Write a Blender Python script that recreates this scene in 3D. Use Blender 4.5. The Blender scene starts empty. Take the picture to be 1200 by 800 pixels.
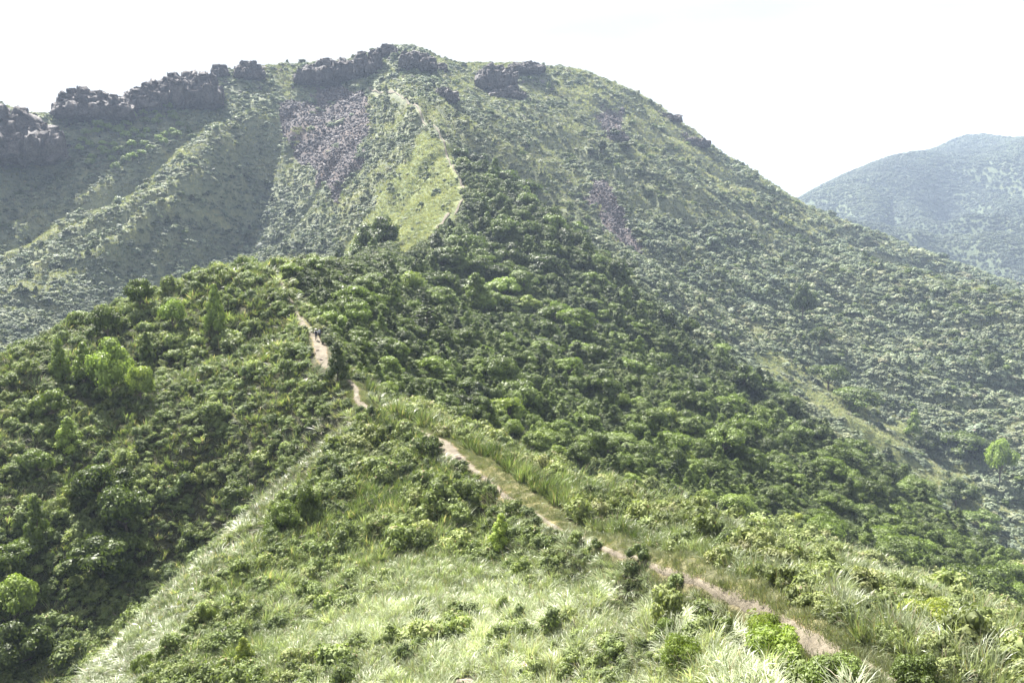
import bpy, math, random
import numpy as np
from mathutils import Vector, Matrix, Euler
random.seed(7); RNG = np.random.default_rng(11)
R = math.radians
scene = bpy.context.scene
COL = scene.collection

# ------------------------------------------------------------------ camera
F, PITCH = 942.0, R(10.2)              # focal length in pixels of a 1200 wide frame, tilt below the horizon
cam_d = bpy.data.cameras.new('camera'); cam = bpy.data.objects.new('camera', cam_d); COL.objects.link(cam)
cam_d.sensor_width = 36; cam_d.lens = 36 * F / 1200; cam_d.clip_start = .1; cam_d.clip_end = 30000
cam.location = (0, 0, 0); cam.rotation_euler = (math.pi / 2 - PITCH, 0, 0)
scene.camera = cam

# ------------------------------------------------------------------ light
SUN_EL, SUN_AZ = R(50), R(-32)         # azimuth measured from the view direction (+Y), negative = left
w = bpy.data.worlds.new('World'); scene.world = w; w.use_nodes = True
nt = w.node_tree; nt.nodes.clear()
out = nt.nodes.new('ShaderNodeOutputWorld'); bg = nt.nodes.new('ShaderNodeBackground')
sky = nt.nodes.new('ShaderNodeTexSky'); sky.sky_type = 'NISHITA'; sky.sun_disc = False
sky.sun_elevation = SUN_EL; sky.sun_rotation = SUN_AZ; sky.air_density = 1.0; sky.dust_density = 3.0; sky.altitude = 600
# thin bright cloud over the whole sky, broken only faintly
tc = nt.nodes.new('ShaderNodeTexCoord'); mp = nt.nodes.new('ShaderNodeMapping'); mp.inputs['Scale'].default_value = (1.2, 1.2, 5)
nz = nt.nodes.new('ShaderNodeTexNoise'); nz.inputs['Scale'].default_value = 1.6; nz.inputs['Detail'].default_value = 6
cr = nt.nodes.new('ShaderNodeValToRGB'); cr.color_ramp.elements[0].position = .30; cr.color_ramp.elements[1].position = .62
cr.color_ramp.elements[0].color = (.80, .80, .80, 1); cr.color_ramp.elements[1].color = (1, 1, 1, 1)
mix = nt.nodes.new('ShaderNodeMix'); mix.data_type = 'RGBA'; mix.inputs[7].default_value = (3.25, 3.3, 3.4, 1)
nt.links.new(tc.outputs['Generated'], mp.inputs[0]); nt.links.new(mp.outputs[0], nz.inputs['Vector'])
nt.links.new(nz.outputs[0], cr.inputs[0]); nt.links.new(cr.outputs[0], mix.inputs[0])
cc = nt.nodes.new('ShaderNodeValToRGB'); cc.color_ramp.elements[0].position = .35; cc.color_ramp.elements[1].position = .6
cc.color_ramp.elements[0].color = (.84, .85, .88, 1); cc.color_ramp.elements[1].color = (1, 1, 1, 1)
nz2_ = nt.nodes.new('ShaderNodeTexNoise'); nz2_.inputs['Scale'].default_value = 2.6; nz2_.inputs['Detail'].default_value = 5; nt.links.new(mp.outputs[0], nz2_.inputs['Vector']); nt.links.new(nz2_.outputs[0], cc.inputs[0])
vs_ = nt.nodes.new('ShaderNodeVectorMath'); vs_.operation = 'SCALE'; vs_.inputs['Scale'].default_value = 3.25; nt.links.new(cc.outputs[0], vs_.inputs[0]); nt.links.new(vs_.outputs[0], mix.inputs[7])
nt.links.new(sky.outputs[0], mix.inputs[6]); nt.links.new(mix.outputs[2], bg.inputs[0]); nt.links.new(bg.outputs[0], out.inputs[0])
bg.inputs[1].default_value = .07
sl = bpy.data.lights.new('sun', 'SUN'); sl.energy = 5.0; sl.angle = R(.6); sl.color = (1, .955, .88)
so = bpy.data.objects.new('sun', sl); COL.objects.link(so)
SUN_DIR = Vector((math.sin(SUN_AZ) * math.cos(SUN_EL), math.cos(SUN_AZ) * math.cos(SUN_EL), math.sin(SUN_EL)))
so.rotation_euler = SUN_DIR.to_track_quat('Z', 'Y').to_euler()
scene.view_settings.view_transform = 'Standard'; scene.view_settings.look = 'None'
scene.view_settings.gamma = 1; scene.view_settings.use_curve_mapping = False
scene.view_settings.exposure = 2.17
scene.cycles.max_bounces = 5; scene.cycles.diffuse_bounces = 2; scene.cycles.glossy_bounces = 1
scene.cycles.transmission_bounces = 3; scene.cycles.transparent_max_bounces = 4; scene.cycles.volume_bounces = 0
scene.cycles.caustics_reflective = False; scene.cycles.caustics_refractive = False
scene.cycles.use_denoising = True

# ------------------------------------------------------------------ numeric helpers
def unproj(px, py):
    """photo pixel -> azimuth (0 = straight ahead, + = right) and slope (rise over horizontal run)"""
    px = np.asarray(px, float); py = np.asarray(py, float)
    x = (px - 600) / F; y = -(py - 400) / F
    dx = x; dy = math.cos(PITCH) + y * math.sin(PITCH); dz = -math.sin(PITCH) + y * math.cos(PITCH)
    return np.arctan2(dx, dy), dz / np.hypot(dx, dy)
def proj(x, y, z):
    d = y * math.cos(PITCH) - z * math.sin(PITCH); u = y * math.sin(PITCH) + z * math.cos(PITCH)
    d = np.where(d > .1, d, np.nan)
    return 600 + F * x / d, 400 - F * u / d
def hsh(ix, iy, seed):
    h = (ix.astype(np.int64) * 374761393 + iy.astype(np.int64) * 668265263 + seed * 1442695041) & 0xffffffff
    h = ((h ^ (h >> 13)) * 1274126177) & 0xffffffff
    return ((h ^ (h >> 16)) & 0xffff) / 65535.0
def noise(x, y, seed=0):
    """gradient noise, about -1..1"""
    ix = np.floor(x); iy = np.floor(y); fx = x - ix; fy = y - iy
    ux = fx * fx * fx * (fx * (fx * 6 - 15) + 10); uy = fy * fy * fy * (fy * (fy * 6 - 15) + 10)
    def g(a, b):
        t = hsh(ix + a, iy + b, seed) * 2 * math.pi
        return np.cos(t) * (fx - a) + np.sin(t) * (fy - b)
    n0 = g(0, 0) * (1 - ux) + g(1, 0) * ux; n1 = g(0, 1) * (1 - ux) + g(1, 1) * ux
    return (n0 * (1 - uy) + n1 * uy) * 1.5
def fbm(x, y, seed=0, octv=4):
    s = 0; a = 1; t = 0
    for k in range(octv):
        s = s + a * noise(x * 2 ** k, y * 2 ** k, seed + k); t += a; a *= .5
    return s / t * 1.3
def inpoly(px, py, poly):
    j_ = 1.0
    px, py = px + 11 * noise(px / 26, py / 26, 301) + 5 * noise(px / 8, py / 8, 303), py + 11 * noise(px / 26, py / 26, 302) + 5 * noise(px / 8, py / 8, 304)
    r = np.zeros(px.shape, bool); n = len(poly); j = n - 1
    for i in range(n):
        xi, yi = poly[i]; xj, yj = poly[j]
        if yi != yj:
            c = ((yi > py) != (yj > py)) & (px < (xj - xi) * (py - yi) / (yj - yi) + xi)
            r ^= c
        j = i
    return r

# ------------------------------------------------------------------ the land: surveyed points (picture x, y, ground distance in m)
TRAIL = [(1060,812,22.5),(1040,795,24),(990,768,26.5),(930,735,30),(880,704,34),(800,670,40),(720,645,48),(660,622,56),(610,592,64),(562,556,74),
         (530,532,81),(505,512,86),(470,498,92),(440,484,97),(420,470,101),(417,457,106),(402,440,112),(380,425,118),(375,408,124),(371,397,129),
         (360,385,134),(348,368,142),(340,348,152),(325,325,166),(318,316,173)]
LINES = [  # (points, height of the vegetation standing on them)
 (TRAIL, 0.0),
 # crest of the near ridge right of the trail, then the drop behind it
 ([(470,478,100),(540,500,92),(600,532,83),(700,560,72),(800,588,63),(900,618,56),(1000,645,50),(1100,675,46),(1200,705,43),(1330,740,40)], 1.6),
 ([(640,600,105),(760,640,92),(900,690,80),(1040,730,74),(1200,800,66)], 0),
 # near ground right of the trail
 ([(1200,770,29),(1120,720,34),(1000,700,37),(900,672,43),(800,635,50),(700,600,60)], 1.6),
 ([(1330,830,27),(1200,830,24),(1100,830,22)], 1.3),
 # slope left of the trail
 ([(560,600,68),(600,650,55),(700,690,45),(800,725,37),(900,770,30),(960,830,23)], 1.3),
 ([(460,520,86),(450,560,77),(430,620,66),(400,680,57),(350,740,49),(300,800,43),(280,850,38)], 1.4),
 ([(700,790,31),(600,760,36),(520,740,42),(470,700,48),(450,860,30),(600,860,27),(750,860,24)], 1.3),
 # spur going down left, bright crest
 ([(415,485,101),(385,510,97),(350,542,90),(310,580,84),(280,608,79),(240,645,73),(200,685,67),(165,725,62),(130,760,58),(95,800,54),(60,850,50)], 1.2),
 ([(370,560,100),(330,600,98),(280,650,95),(220,700,90),(150,770,84),(80,850,76)], 0),
 # valley left and the hillside beyond
 ([(330,520,106),(280,570,106),(230,620,105),(170,660,102),(120,700,100),(60,750,96),(0,810,92),(-60,870,88)], 2.5),
 ([(300,450,120),(230,490,118),(160,540,115),(100,590,112),(40,640,108),(0,680,105),(-80,730,100)], 2.5),
 ([(330,380,140),(260,400,143),(190,430,140),(120,470,134),(60,510,128),(0,550,122),(-80,600,112)], 2.0),
 # skyline of that hill
 ([(318,308,175),(285,308,180),(240,318,178),(200,332,174),(150,350,168),(100,372,160),(50,397,153),(0,422,147),(-60,455,140),(-140,500,130)], 1.8),
 ([(320,350,215),(250,370,215),(170,400,210),(100,430,200),(0,480,185),(-100,540,170)], 0),
 ([(330,390,270),(250,420,270),(170,450,265),(80,480,255),(0,520,245),(-100,560,230)], 0),
 # crest running right from the knoll to the saddle and up the middle ridge
 ([(318,310,176),(360,306,190),(400,308,212),(425,306,245),(445,298,275),(475,293,295),(503,290,310),(512,270,335),(527,250,360),(542,232,385),(537,212,410),(528,190,440),(520,168,475),(508,152,505)], 1.2),
 ([(508,152,505),(490,138,545),(470,124,600),(455,112,650),(430,103,700),(405,95,750),(398,85,780)], .8),
 # left face of the middle ridge
 ([(500,200,450),(470,225,445),(440,250,440),(415,280,435),(400,300,430)], .8),
 ([(515,235,400),(480,262,385),(450,285,365),(430,300,340)], .5),
 ([(480,170,520),(430,200,520),(385,250,500),(350,290,480),(320,310,460)], .8),
 ([(405,330,400),(420,325,330),(400,335,290),(380,340,250)], 0),
 # wooded right flank of the near and middle ridge
 ([(350,345,158),(385,370,145),(410,400,132),(425,430,122),(440,455,112),(470,470,108),(540,488,102),(620,520,98)], 3.0),
 ([(400,330,180),(440,370,160),(480,410,148),(520,440,138),(570,470,130),(640,510,122),(720,550,115),(780,590,108)], 4.0),
 ([(440,315,230),(490,350,200),(540,390,180),(600,430,168),(660,465,160),(740,505,150),(820,550,142),(900,600,132),(1000,640,120),(1100,690,110)], 4.0),
 ([(500,310,285),(560,340,250),(610,370,230),(680,400,222),(760,440,215),(850,490,205),(940,540,195),(1020,590,185),(1100,640,172),(1200,700,155)], 4.0),
 ([(540,260,350),(600,300,310),(660,340,290),(730,380,280),(800,420,275),(880,465,265),(960,510,258),(1040,560,245),(1120,610,232),(1200,660,215),(1330,740,190)], 4.0),
 # its outer edge, with a stream valley behind
 ([(525,172,472),(560,190,455),(600,213,435),(650,252,410),(700,292,385),(750,330,368),(800,368,352),(850,403,342),(900,438,332),(950,472,322),(1000,505,312),(1050,542,300),(1100,578,288),(1150,616,276),(1200,655,262),(1330,740,235)], 3.5),
 ([(620,245,500),(700,315,445),(800,395,405),(900,465,380),(1000,530,360),(1100,605,330),(1200,690,300)], 0),
 # light grassy spur just across the stream
 ([(880,395,450),(960,457,425),(1010,500,405),(1060,540,385),(1110,575,368),(1160,610,350),(1200,640,335),(1330,720,300)], 1.0),
 # right side of the mountain, low to high
 ([(720,300,460),(770,330,450),(830,360,450),(900,395,460),(980,440,455),(1050,490,440),(1120,540,420),(1200,590,395),(1330,660,360)], 2.5),
 ([(640,230,520),(700,260,520),(780,290,540),(860,320,550),(940,360,540),(1020,400,520),(1100,440,500),(1200,490,470),(1330,560,430)], 2),
 ([(600,160,610),(680,190,620),(760,215,640),(840,250,650),(920,290,640),(1000,330,620),(1100,375,590),(1200,420,560),(1330,480,520)], 2),
 ([(560,110,730),(640,125,740),(720,150,740),(790,185,745),(860,222,740),(930,258,730),(1000,292,705),(1060,312,690),(1120,328,675),(1200,343,660),(1330,375,640)], 1),
 # hidden dip and second crest on the right
 ([(1000,310,800),(1080,345,790),(1200,380,780),(1330,410,760)], 0),
 ([(895,207,840),(940,237,850),(1000,262,870),(1060,285,890),(1120,308,900),(1200,334,910),(1330,370,900)], 1),
 ([(950,290,1050),(1050,350,1100),(1200,400,1100),(1400,440,1050)], 0),
 # skyline of the mountain
 ([(-200,150,690),(-100,128,695),(-40,118,700),(0,124,700),(45,134,702),(80,135,705),(120,128,712),(150,120,718),(190,104,728),(230,92,738),(270,80,752),(310,78,765),(350,76,778),(390,76,790),(420,68,805),(450,58,820),(490,60,835),(515,76,842),
   (540,82,848),(575,78,852),(620,76,856),(660,78,858),(685,82,860),(710,95,860),(735,103,860),(765,118,858),(790,135,855),(825,160,850),(850,180,848),(880,198,845)], 1),
 ([(-200,250,850),(0,230,850),(200,210,880),(400,170,950),(600,170,1000),(800,240,1000),(900,300,1000)], 0),
 # face of the mountain, left of the middle ridge
 ([(-100,190,640),(0,200,640),(60,190,650),(110,170,660),(170,150,680),(240,125,700),(320,110,730),(380,105,750)], 1),
 ([(330,105,735),(310,130,700),(285,155,660),(262,178,625),(235,205,590),(205,228,560),(170,255,530),(135,285,500),(80,320,470),(20,355,440),(-80,410,400)], 1),
 ([(-100,290,560),(0,290,560),(60,260,580),(120,235,600),(180,200,620),(230,165,660)], 1),
 ([(300,200,660),(290,240,620),(272,280,575),(235,320,525),(175,352,480),(105,385,435),(30,410,400),(-60,450,370)], 1.5),
 ([(350,130,705),(365,165,650),(375,200,600),(370,240,555),(345,280,510),(310,310,470),(260,345,430),(150,400,380)], 1.2),
 ([(430,125,680),(440,160,610),(425,190,565),(395,215,545)], 1),
 # the far mountain on the right
 ([(1600,170,2500),(1400,172,2500),(1300,160,2500),(1240,158,2500),(1200,163,2480),(1170,176,2450),(1145,180,2600),(1110,180,2450),(1080,178,2400),(1050,182,2350),(1020,190,2300),(985,205,2250),(955,220,2200),(925,245,2150),(880,300,2100)], 3),
 ([(1190,170,3000),(1165,160,3000),(1142,157,3000),(1120,162,3000),(1102,176,3000)], 3),
 ([(1600,300,1500),(1400,310,1500),(1200,318,1500),(1130,300,1550),(1050,280,1600),(980,262,1650),(900,280,1700)], 3),
 ([(1210,210,2150),(1180,230,2000),(1150,250,1850),(1125,262,1750)], 3),
 ([(1080,200,2200),(1060,222,2050),(1050,240,1900),(1040,258,1750)], 3),
 ([(1130,205,2250),(1110,230,2050),(1100,255,1850)], 10),
 ([(1600,260,4000),(1300,250,4000),(1000,300,4000),(600,330,3000),(200,330,3000),(-200,330,3000)], 0),
]
cu, cv, cs = [], [], []
# level bench either side of the trail
_t = []
for (px, py, r) in TRAIL[:20]:
    a_, s_ = unproj(px, py); _t.append((r * math.sin(a_), r * math.cos(a_), r * float(s_)))
for i in range(len(_t) - 1):
    (x0, y0, z0), (x1, y1, z1) = _t[i], _t[i+1]; L = math.hypot(x1-x0, y1-y0); nx, ny = (y1-y0)/L, -(x1-x0)/L
    for off, dz in ((-3.2, -1.0), (-1.4, -.12), (1.6, .05), (3.6, .05), (6.0, -.4)):
        if i > 9 and abs(off) > 2: continue
        x, y, z = (x0+x1)/2 + nx*off, (y0+y1)/2 + ny*off, (z0+z1)/2 + dz
        r = math.hypot(x, y); cu.append(math.atan2(x, y)); cv.append(math.log(r)); cs.append(z / r)
VW = .55
for pts, hveg in LINES:
    for i in range(len(pts)):
        a, s = unproj(pts[i][0], pts[i][1]); v = math.log(pts[i][2])
        segs = [(float(a), v, float(s), pts[i][2])]
        if i + 1 < len(pts):
            a2, s2 = unproj(pts[i+1][0], pts[i+1][1]); v2 = math.log(pts[i+1][2])
            d = math.hypot(float(a2 - a), (v2 - v) * VW); n = int(d / .028)
            for k in range(1, n + 1):
                t = k / (n + 1); segs.append((a + (a2 - a) * t, v + (v2 - v) * t, s + (s2 - s) * t, math.exp(v + (v2 - v) * t)))
        for (aa, vv, ss, rr) in segs: cu.append(aa); cv.append(vv); cs.append(ss - hveg / rr)
for r_, s_ in ((1.2, -1.45), (3, -.80), (6, -.74), (12, -.76), (18, -.73)):
    for a in range(-180, 181, 15):
        if abs(a) <= 45: cu.append(R(a)); cv.append(math.log(r_)); cs.append(s_)
        else: cu.append(R(a)); cv.append(math.log(r_)); cs.append(s_ if r_ < 2 else -.55)
for r_, s_ in ((30, -.5), (80, -.45), (200, -.35), (500, -.25), (1100, -.2), (3000, -.1), (9000, -.04)):
    for a in (-180, -150, -120, -95, -70, 70, 95, 120, 150, 180): cu.append(R(a)); cv.append(math.log(r_)); cs.append(s_)
for a in (-45, -30, -15, 0, 15, 30, 45): cu.append(R(a)); cv.append(math.log(9000)); cs.append(-.05)
cu = np.array(cu); cv = np.array(cv) * VW; cs = np.array(cs)
# drop near duplicates
keep = []
for i in range(len(cu)):
    if not keep or np.min((cu[keep] - cu[i]) ** 2 + (cv[keep] - cv[i]) ** 2) > .006 ** 2: keep.append(i)
cu, cv, cs = cu[keep], cv[keep], cs[keep]
C2 = .010 ** 2
A = np.sqrt((cu[:, None] - cu[None]) ** 2 + (cv[:, None] - cv[None]) ** 2 + C2)
N = len(cu); P = np.stack([np.ones(N), cu, cv], 1)
M = np.zeros((N + 3, N + 3)); M[:N, :N] = A - np.eye(N) * .004; M[:N, N:] = P; M[N:, :N] = P.T
sol = np.linalg.solve(M, np.concatenate([cs, np.zeros(3)]))
# grid: azimuth dense in front, coarse behind; distance in equal ratios
AZ = np.concatenate([np.radians(np.arange(-180, -46, 2.0)), np.radians(np.linspace(-46, 46, 960)), np.radians(np.arange(48, 181, 2.0))])
LR = np.concatenate([np.linspace(math.log(1.0), math.log(15), 40, endpoint=False), np.linspace(math.log(15), math.log(1200), 820, endpoint=False), np.linspace(math.log(1200), math.log(9500), 170)])
ga = np.concatenate([np.radians(np.arange(-180, -46, 4.0)), np.radians(np.linspace(-46, 46, 330)), np.radians(np.arange(50, 181, 4.0))]); ga[-1] = math.pi
gl = np.concatenate([np.linspace(0, math.log(15), 14, endpoint=False), np.linspace(math.log(15), math.log(4000), 300), [math.log(6000), math.log(9500)]])
S0 = np.zeros((len(gl), len(ga)))
for j, l in enumerate(gl):
    d = np.sqrt((ga[:, None] - cu[None]) ** 2 + (l * VW - cv[None]) ** 2 + C2)
    S0[j] = d @ sol[:N] + sol[N] + sol[N+1] * ga + sol[N+2] * l * VW
def bil(T, gx, gy, x, y):
    """bilinear lookup in a table over (gy rows, gx columns)"""
    i = np.clip(np.searchsorted(gx, x) - 1, 0, len(gx) - 2); j = np.clip(np.searchsorted(gy, y) - 1, 0, len(gy) - 2)
    tx = np.clip((x - gx[i]) / (gx[i+1] - gx[i]), 0, 1); ty = np.clip((y - gy[j]) / (gy[j+1] - gy[j]), 0, 1)
    return (T[j, i] * (1 - tx) + T[j, i+1] * tx) * (1 - ty) + (T[j+1, i] * (1 - tx) + T[j+1, i+1] * tx) * ty
AZG, LRG = np.meshgrid(AZ, LR)
RG = np.exp(LRG)
SG = bil(S0, ga, gl, AZG.ravel(), LRG.ravel()).reshape(AZG.shape)
# soften the creases a little
for _ in range(3):
    SG[1:-1, 1:-1] = .4 * SG[1:-1, 1:-1] + .15 * (SG[:-2, 1:-1] + SG[2:, 1:-1] + SG[1:-1, :-2] + SG[1:-1, 2:])
XG = RG * np.sin(AZG); YG = RG * np.cos(AZG); ZG = SG * RG
# trail in plan
def trail_plan():
    P3 = []
    for (px, py, r) in TRAIL:
        a, s = unproj(px, py); P3.append((r * math.sin(a), r * math.cos(a)))
    return np.array(P3)
TP = trail_plan()
def catmull(P, n=10):
    outp = []
    for i in range(len(P) - 1):
        p0 = P[max(i-1, 0)]; p1 = P[i]; p2 = P[i+1]; p3 = P[min(i+2, len(P)-1)]
        for k in range(n):
            t = k / n
            outp.append(.5 * ((2*p1) + (-p0+p2)*t + (2*p0-5*p1+4*p2-p3)*t*t + (-p0+3*p1-3*p2+p3)*t**3))
    outp.append(P[-1]); return np.array(outp)
TPS = catmull(TP, 12)
def trail_dist(x, y, line=TPS):
    """distance to the trail, with the signed side (+ = right of the walking-away direction)"""
    best = np.full(x.shape, 1e9); side = np.zeros(x.shape); par = np.zeros(x.shape)
    for i in range(len(line) - 1):
        ax, ay = line[i]; bx, by = line[i+1]; dx, dy = bx - ax, by - ay; L2 = dx*dx + dy*dy + 1e-9
        t = np.clip(((x-ax)*dx + (y-ay)*dy) / L2, 0, 1); ex = x-ax-t*dx; ey = y-ay-t*dy
        d = np.hypot(ex, ey); m = d < best
        best = np.where(m, d, best); side = np.where(m, np.sign(ex*dy - ey*dx), side); par = np.where(m, i + t, par)
    return best, side, par
near = (RG > 15) & (RG < 260) & (np.abs(AZG) < R(46))
TD = np.full(RG.shape, 1e3); TSD = np.zeros(RG.shape); TPAR = np.zeros(RG.shape)
td, ts, tp = trail_dist(XG[near], YG[near]); TD[near] = td; TSD[near] = ts; TPAR[near] = tp
# relief: octaves whose wavelength is in proportion to the distance seen
SK = np.array([(-200,150),(0,124),(80,135),(150,120),(230,92),(310,78),(390,76),(450,58),(515,76),(575,78),(660,78),(710,95),(765,118),(825,160),(895,207),(1000,262),(1100,308),(1200,334),(1330,370)], float)
PX0, PY0 = proj(XG, YG, ZG); PX0 = np.nan_to_num(PX0, nan=0); PY0 = np.nan_to_num(PY0, nan=0)
SKYW = np.where((RG > 480) & (RG < 1300), np.clip((PY0 - np.interp(PX0, SK[:, 0], SK[:, 1])) / 70, .25, 1) * 1.5, np.where(RG >= 1300, np.clip((PY0 - np.interp(PX0, [900, 943, 985, 1050, 1100, 1140, 1200, 1300], [250, 225, 200, 182, 178, 160, 163, 160])) / 60, .12, 1.4), 1.0))
for k, lam in enumerate((330, 180, 100, 56, 30, 16, 9, 5, 2.6, 1.3)):
    q = lam / RG
    wgt = np.clip((q - .004) / .008, 0, 1) * np.clip((.19 - q) / .07, 0, 1) * SKYW
    n1 = noise(XG / lam, YG / lam, 40 + k)
    rid = (1 - 2 * np.abs(noise(XG / lam + 7, YG / lam, 60 + k)))
    amp = .085 if lam > 14 else .095
    ZG = ZG + lam * amp * wgt * (.55 * n1 + .45 * rid) * np.clip(TD / 8, 0.05, 1)
sx_, sy_ = float(820 * math.sin(unproj(450, 58)[0])), float(820 * math.cos(unproj(450, 58)[0]))
rho = np.hypot(XG - sx_, YG - sy_); th = np.arctan2(XG - sx_, -(YG - sy_))
wth = th + .10 * noise(XG / 90, YG / 90, 201); gm = np.clip((RG - 400) / 120, 0, 1) * np.clip((1150 - RG) / 150, 0, 1) * np.clip((rho - 60) / 160, 0, 1)
ZG = ZG - gm * (9.0 * (1 - np.abs(noise(wth * 9, rho / 420, 202)) * 2.2).clip(0, 1) ** 2 + 4.0 * (1 - np.abs(noise(wth * 24, rho / 160, 203)) * 2.2).clip(0, 1) ** 2) * np.clip(rho / 300, .3, 1.2) * np.clip(SKYW, .3, 1)
fm = np.clip((RG - 112) / 40, 0, 1) * np.clip((470 - RG) / 60, 0, 1) * np.clip((AZG + .16) / .12, 0, 1)
ZG = ZG - fm * (1 - np.abs(noise(YG / 30 + XG / 70 + .3 * noise(XG / 25, YG / 25, 8), XG / 110, 205)) * 2.4).clip(0, 1) ** 1.5 * 4.2 * np.clip(RG / 220, .5, 1.4)
fr = np.clip((RG - 1350) / 150, 0, 1); ZG = ZG - fr * 95 * np.clip(SKYW, .2, 1) * (1 - np.abs(noise((XG + .4 * YG) / 260 + .5 * noise(XG / 300, YG / 300, 9), YG / 900, 206)) * 2.2).clip(0, 1) ** 1.4 * np.clip((2700 - RG) / 500, .2, 1)
# the trail bed and the cleared verge on its right are level
nv, nh = ZG.shape
def ground(x, y):
    r = np.hypot(x, y); a = np.arctan2(x, y)
    return bil(ZG, AZ, LR, a, np.log(np.maximum(r, 1.01)))

def grid_mesh(name, X, Y, Z):
    rows, cols = X.shape
    co = np.stack([X, Y, Z], -1).reshape(-1, 3).astype(np.float32)
    idx = np.arange(rows * cols).reshape(rows, cols)
    q = np.stack([idx[:-1, :-1], idx[:-1, 1:], idx[1:, 1:], idx[1:, :-1]], -1).reshape(-1, 4)[:, ::-1]
    me = bpy.data.meshes.new(name); me.vertices.add(len(co)); me.vertices.foreach_set('co', co.ravel())
    me.loops.add(q.size); me.loops.foreach_set('vertex_index', q.ravel().astype(np.int32))
    me.polygons.add(len(q)); me.polygons.foreach_set('loop_start', (np.arange(len(q)) * 4).astype(np.int32))
    me.polygons.foreach_set('use_smooth', np.ones(len(q), bool)); me.update(calc_edges=True)
    return me

# ------------------------------------------------------------------ object helpers
def link(o, parent=None):
    COL.objects.link(o)
    if parent is not None: o.parent = parent
    return o
def tag(o, label=None, cat=None, group=None, kind=None):
    if label: o['label'] = label
    if cat: o['category'] = cat
    if group: o['group'] = group
    if kind: o['kind'] = kind
    return o
def mesh_np(name, co, faces, mats, midx=None, var=None, smooth=False):
    """co (n,3); faces = list of (k, m) index arrays, each with its own side count"""
    me = bpy.data.meshes.new(name); co = np.asarray(co, np.float32)
    me.vertices.add(len(co)); me.vertices.foreach_set('co', co.ravel())
    faces = [np.asarray(f) for f in faces if len(f)]
    loops = np.concatenate([f.ravel() for f in faces]).astype(np.int32)
    tot = np.concatenate([np.full(len(f), f.shape[1]) for f in faces]); st = np.concatenate([[0], np.cumsum(tot)[:-1]]).astype(np.int32)
    me.loops.add(len(loops)); me.loops.foreach_set('vertex_index', loops)
    me.polygons.add(len(tot)); me.polygons.foreach_set('loop_start', st)
    if smooth: me.polygons.foreach_set('use_smooth', np.ones(len(tot), bool))
    for m in (mats if isinstance(mats, (list, tuple)) else [mats]): me.materials.append(m)
    if midx is not None: me.polygons.foreach_set('material_index', np.asarray(midx, np.int32))
    me.update(calc_edges=True)
    if var is not None:
        at = me.attributes.new('var', 'FLOAT', 'FACE'); at.data.foreach_set('value', np.asarray(var, np.float32))
    return me

# ------------------------------------------------------------------ materials
class NT:
    def __init__(s, name):
        s.m = bpy.data.materials.new(name); s.m.use_nodes = True; s.t = s.m.node_tree; s.t.nodes.clear()
        s.out = s.n('OutputMaterial')
    def n(s, t, **k):
        nd = s.t.nodes.new('ShaderNode' + t)
        for a, b in k.items(): setattr(nd, a, b)
        return nd
    def l(s, a, b): s.t.links.new(a, b)
    def math(s, op, a, b=None, clamp=False):
        nd = s.n('Math', operation=op, use_clamp=clamp)
        for i, x in enumerate((a, b)):
            if x is None: continue
            if isinstance(x, (int, float)): nd.inputs[i].default_value = x
            else: s.l(x, nd.inputs[i])
        return nd.outputs[0]
    def noise(s, vec, scale, detail=3, rough=.55):
        nd = s.n('TexNoise'); nd.inputs['Scale'].default_value = scale; nd.inputs['Detail'].default_value = detail; nd.inputs['Roughness'].default_value = rough
        s.l(vec, nd.inputs['Vector']); return nd.outputs[0]
    def ramp(s, fac, stops):
        nd = s.n('ValToRGB'); e = nd.color_ramp.elements
        while len(e) < len(stops): e.new(.5)
        for k, (p, c) in enumerate(stops): e[k].position = p; e[k].color = (*c, 1)
        s.l(fac, nd.inputs[0]); return nd.outputs[0]
    def mix(s, fac, a, b, mode='MIX'):
        nd = s.n('Mix', data_type='RGBA', blend_type=mode)
        for i, x in ((0, fac), (6, a), (7, b)):
            if isinstance(x, (int, float)): nd.inputs[i].default_value = x
            elif isinstance(x, tuple): nd.inputs[i].default_value = (*x, 1)
            else: s.l(x, nd.inputs[i])
        return nd.outputs[2]
    def pos(s): return s.n('NewGeometry').outputs['Position']

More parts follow.
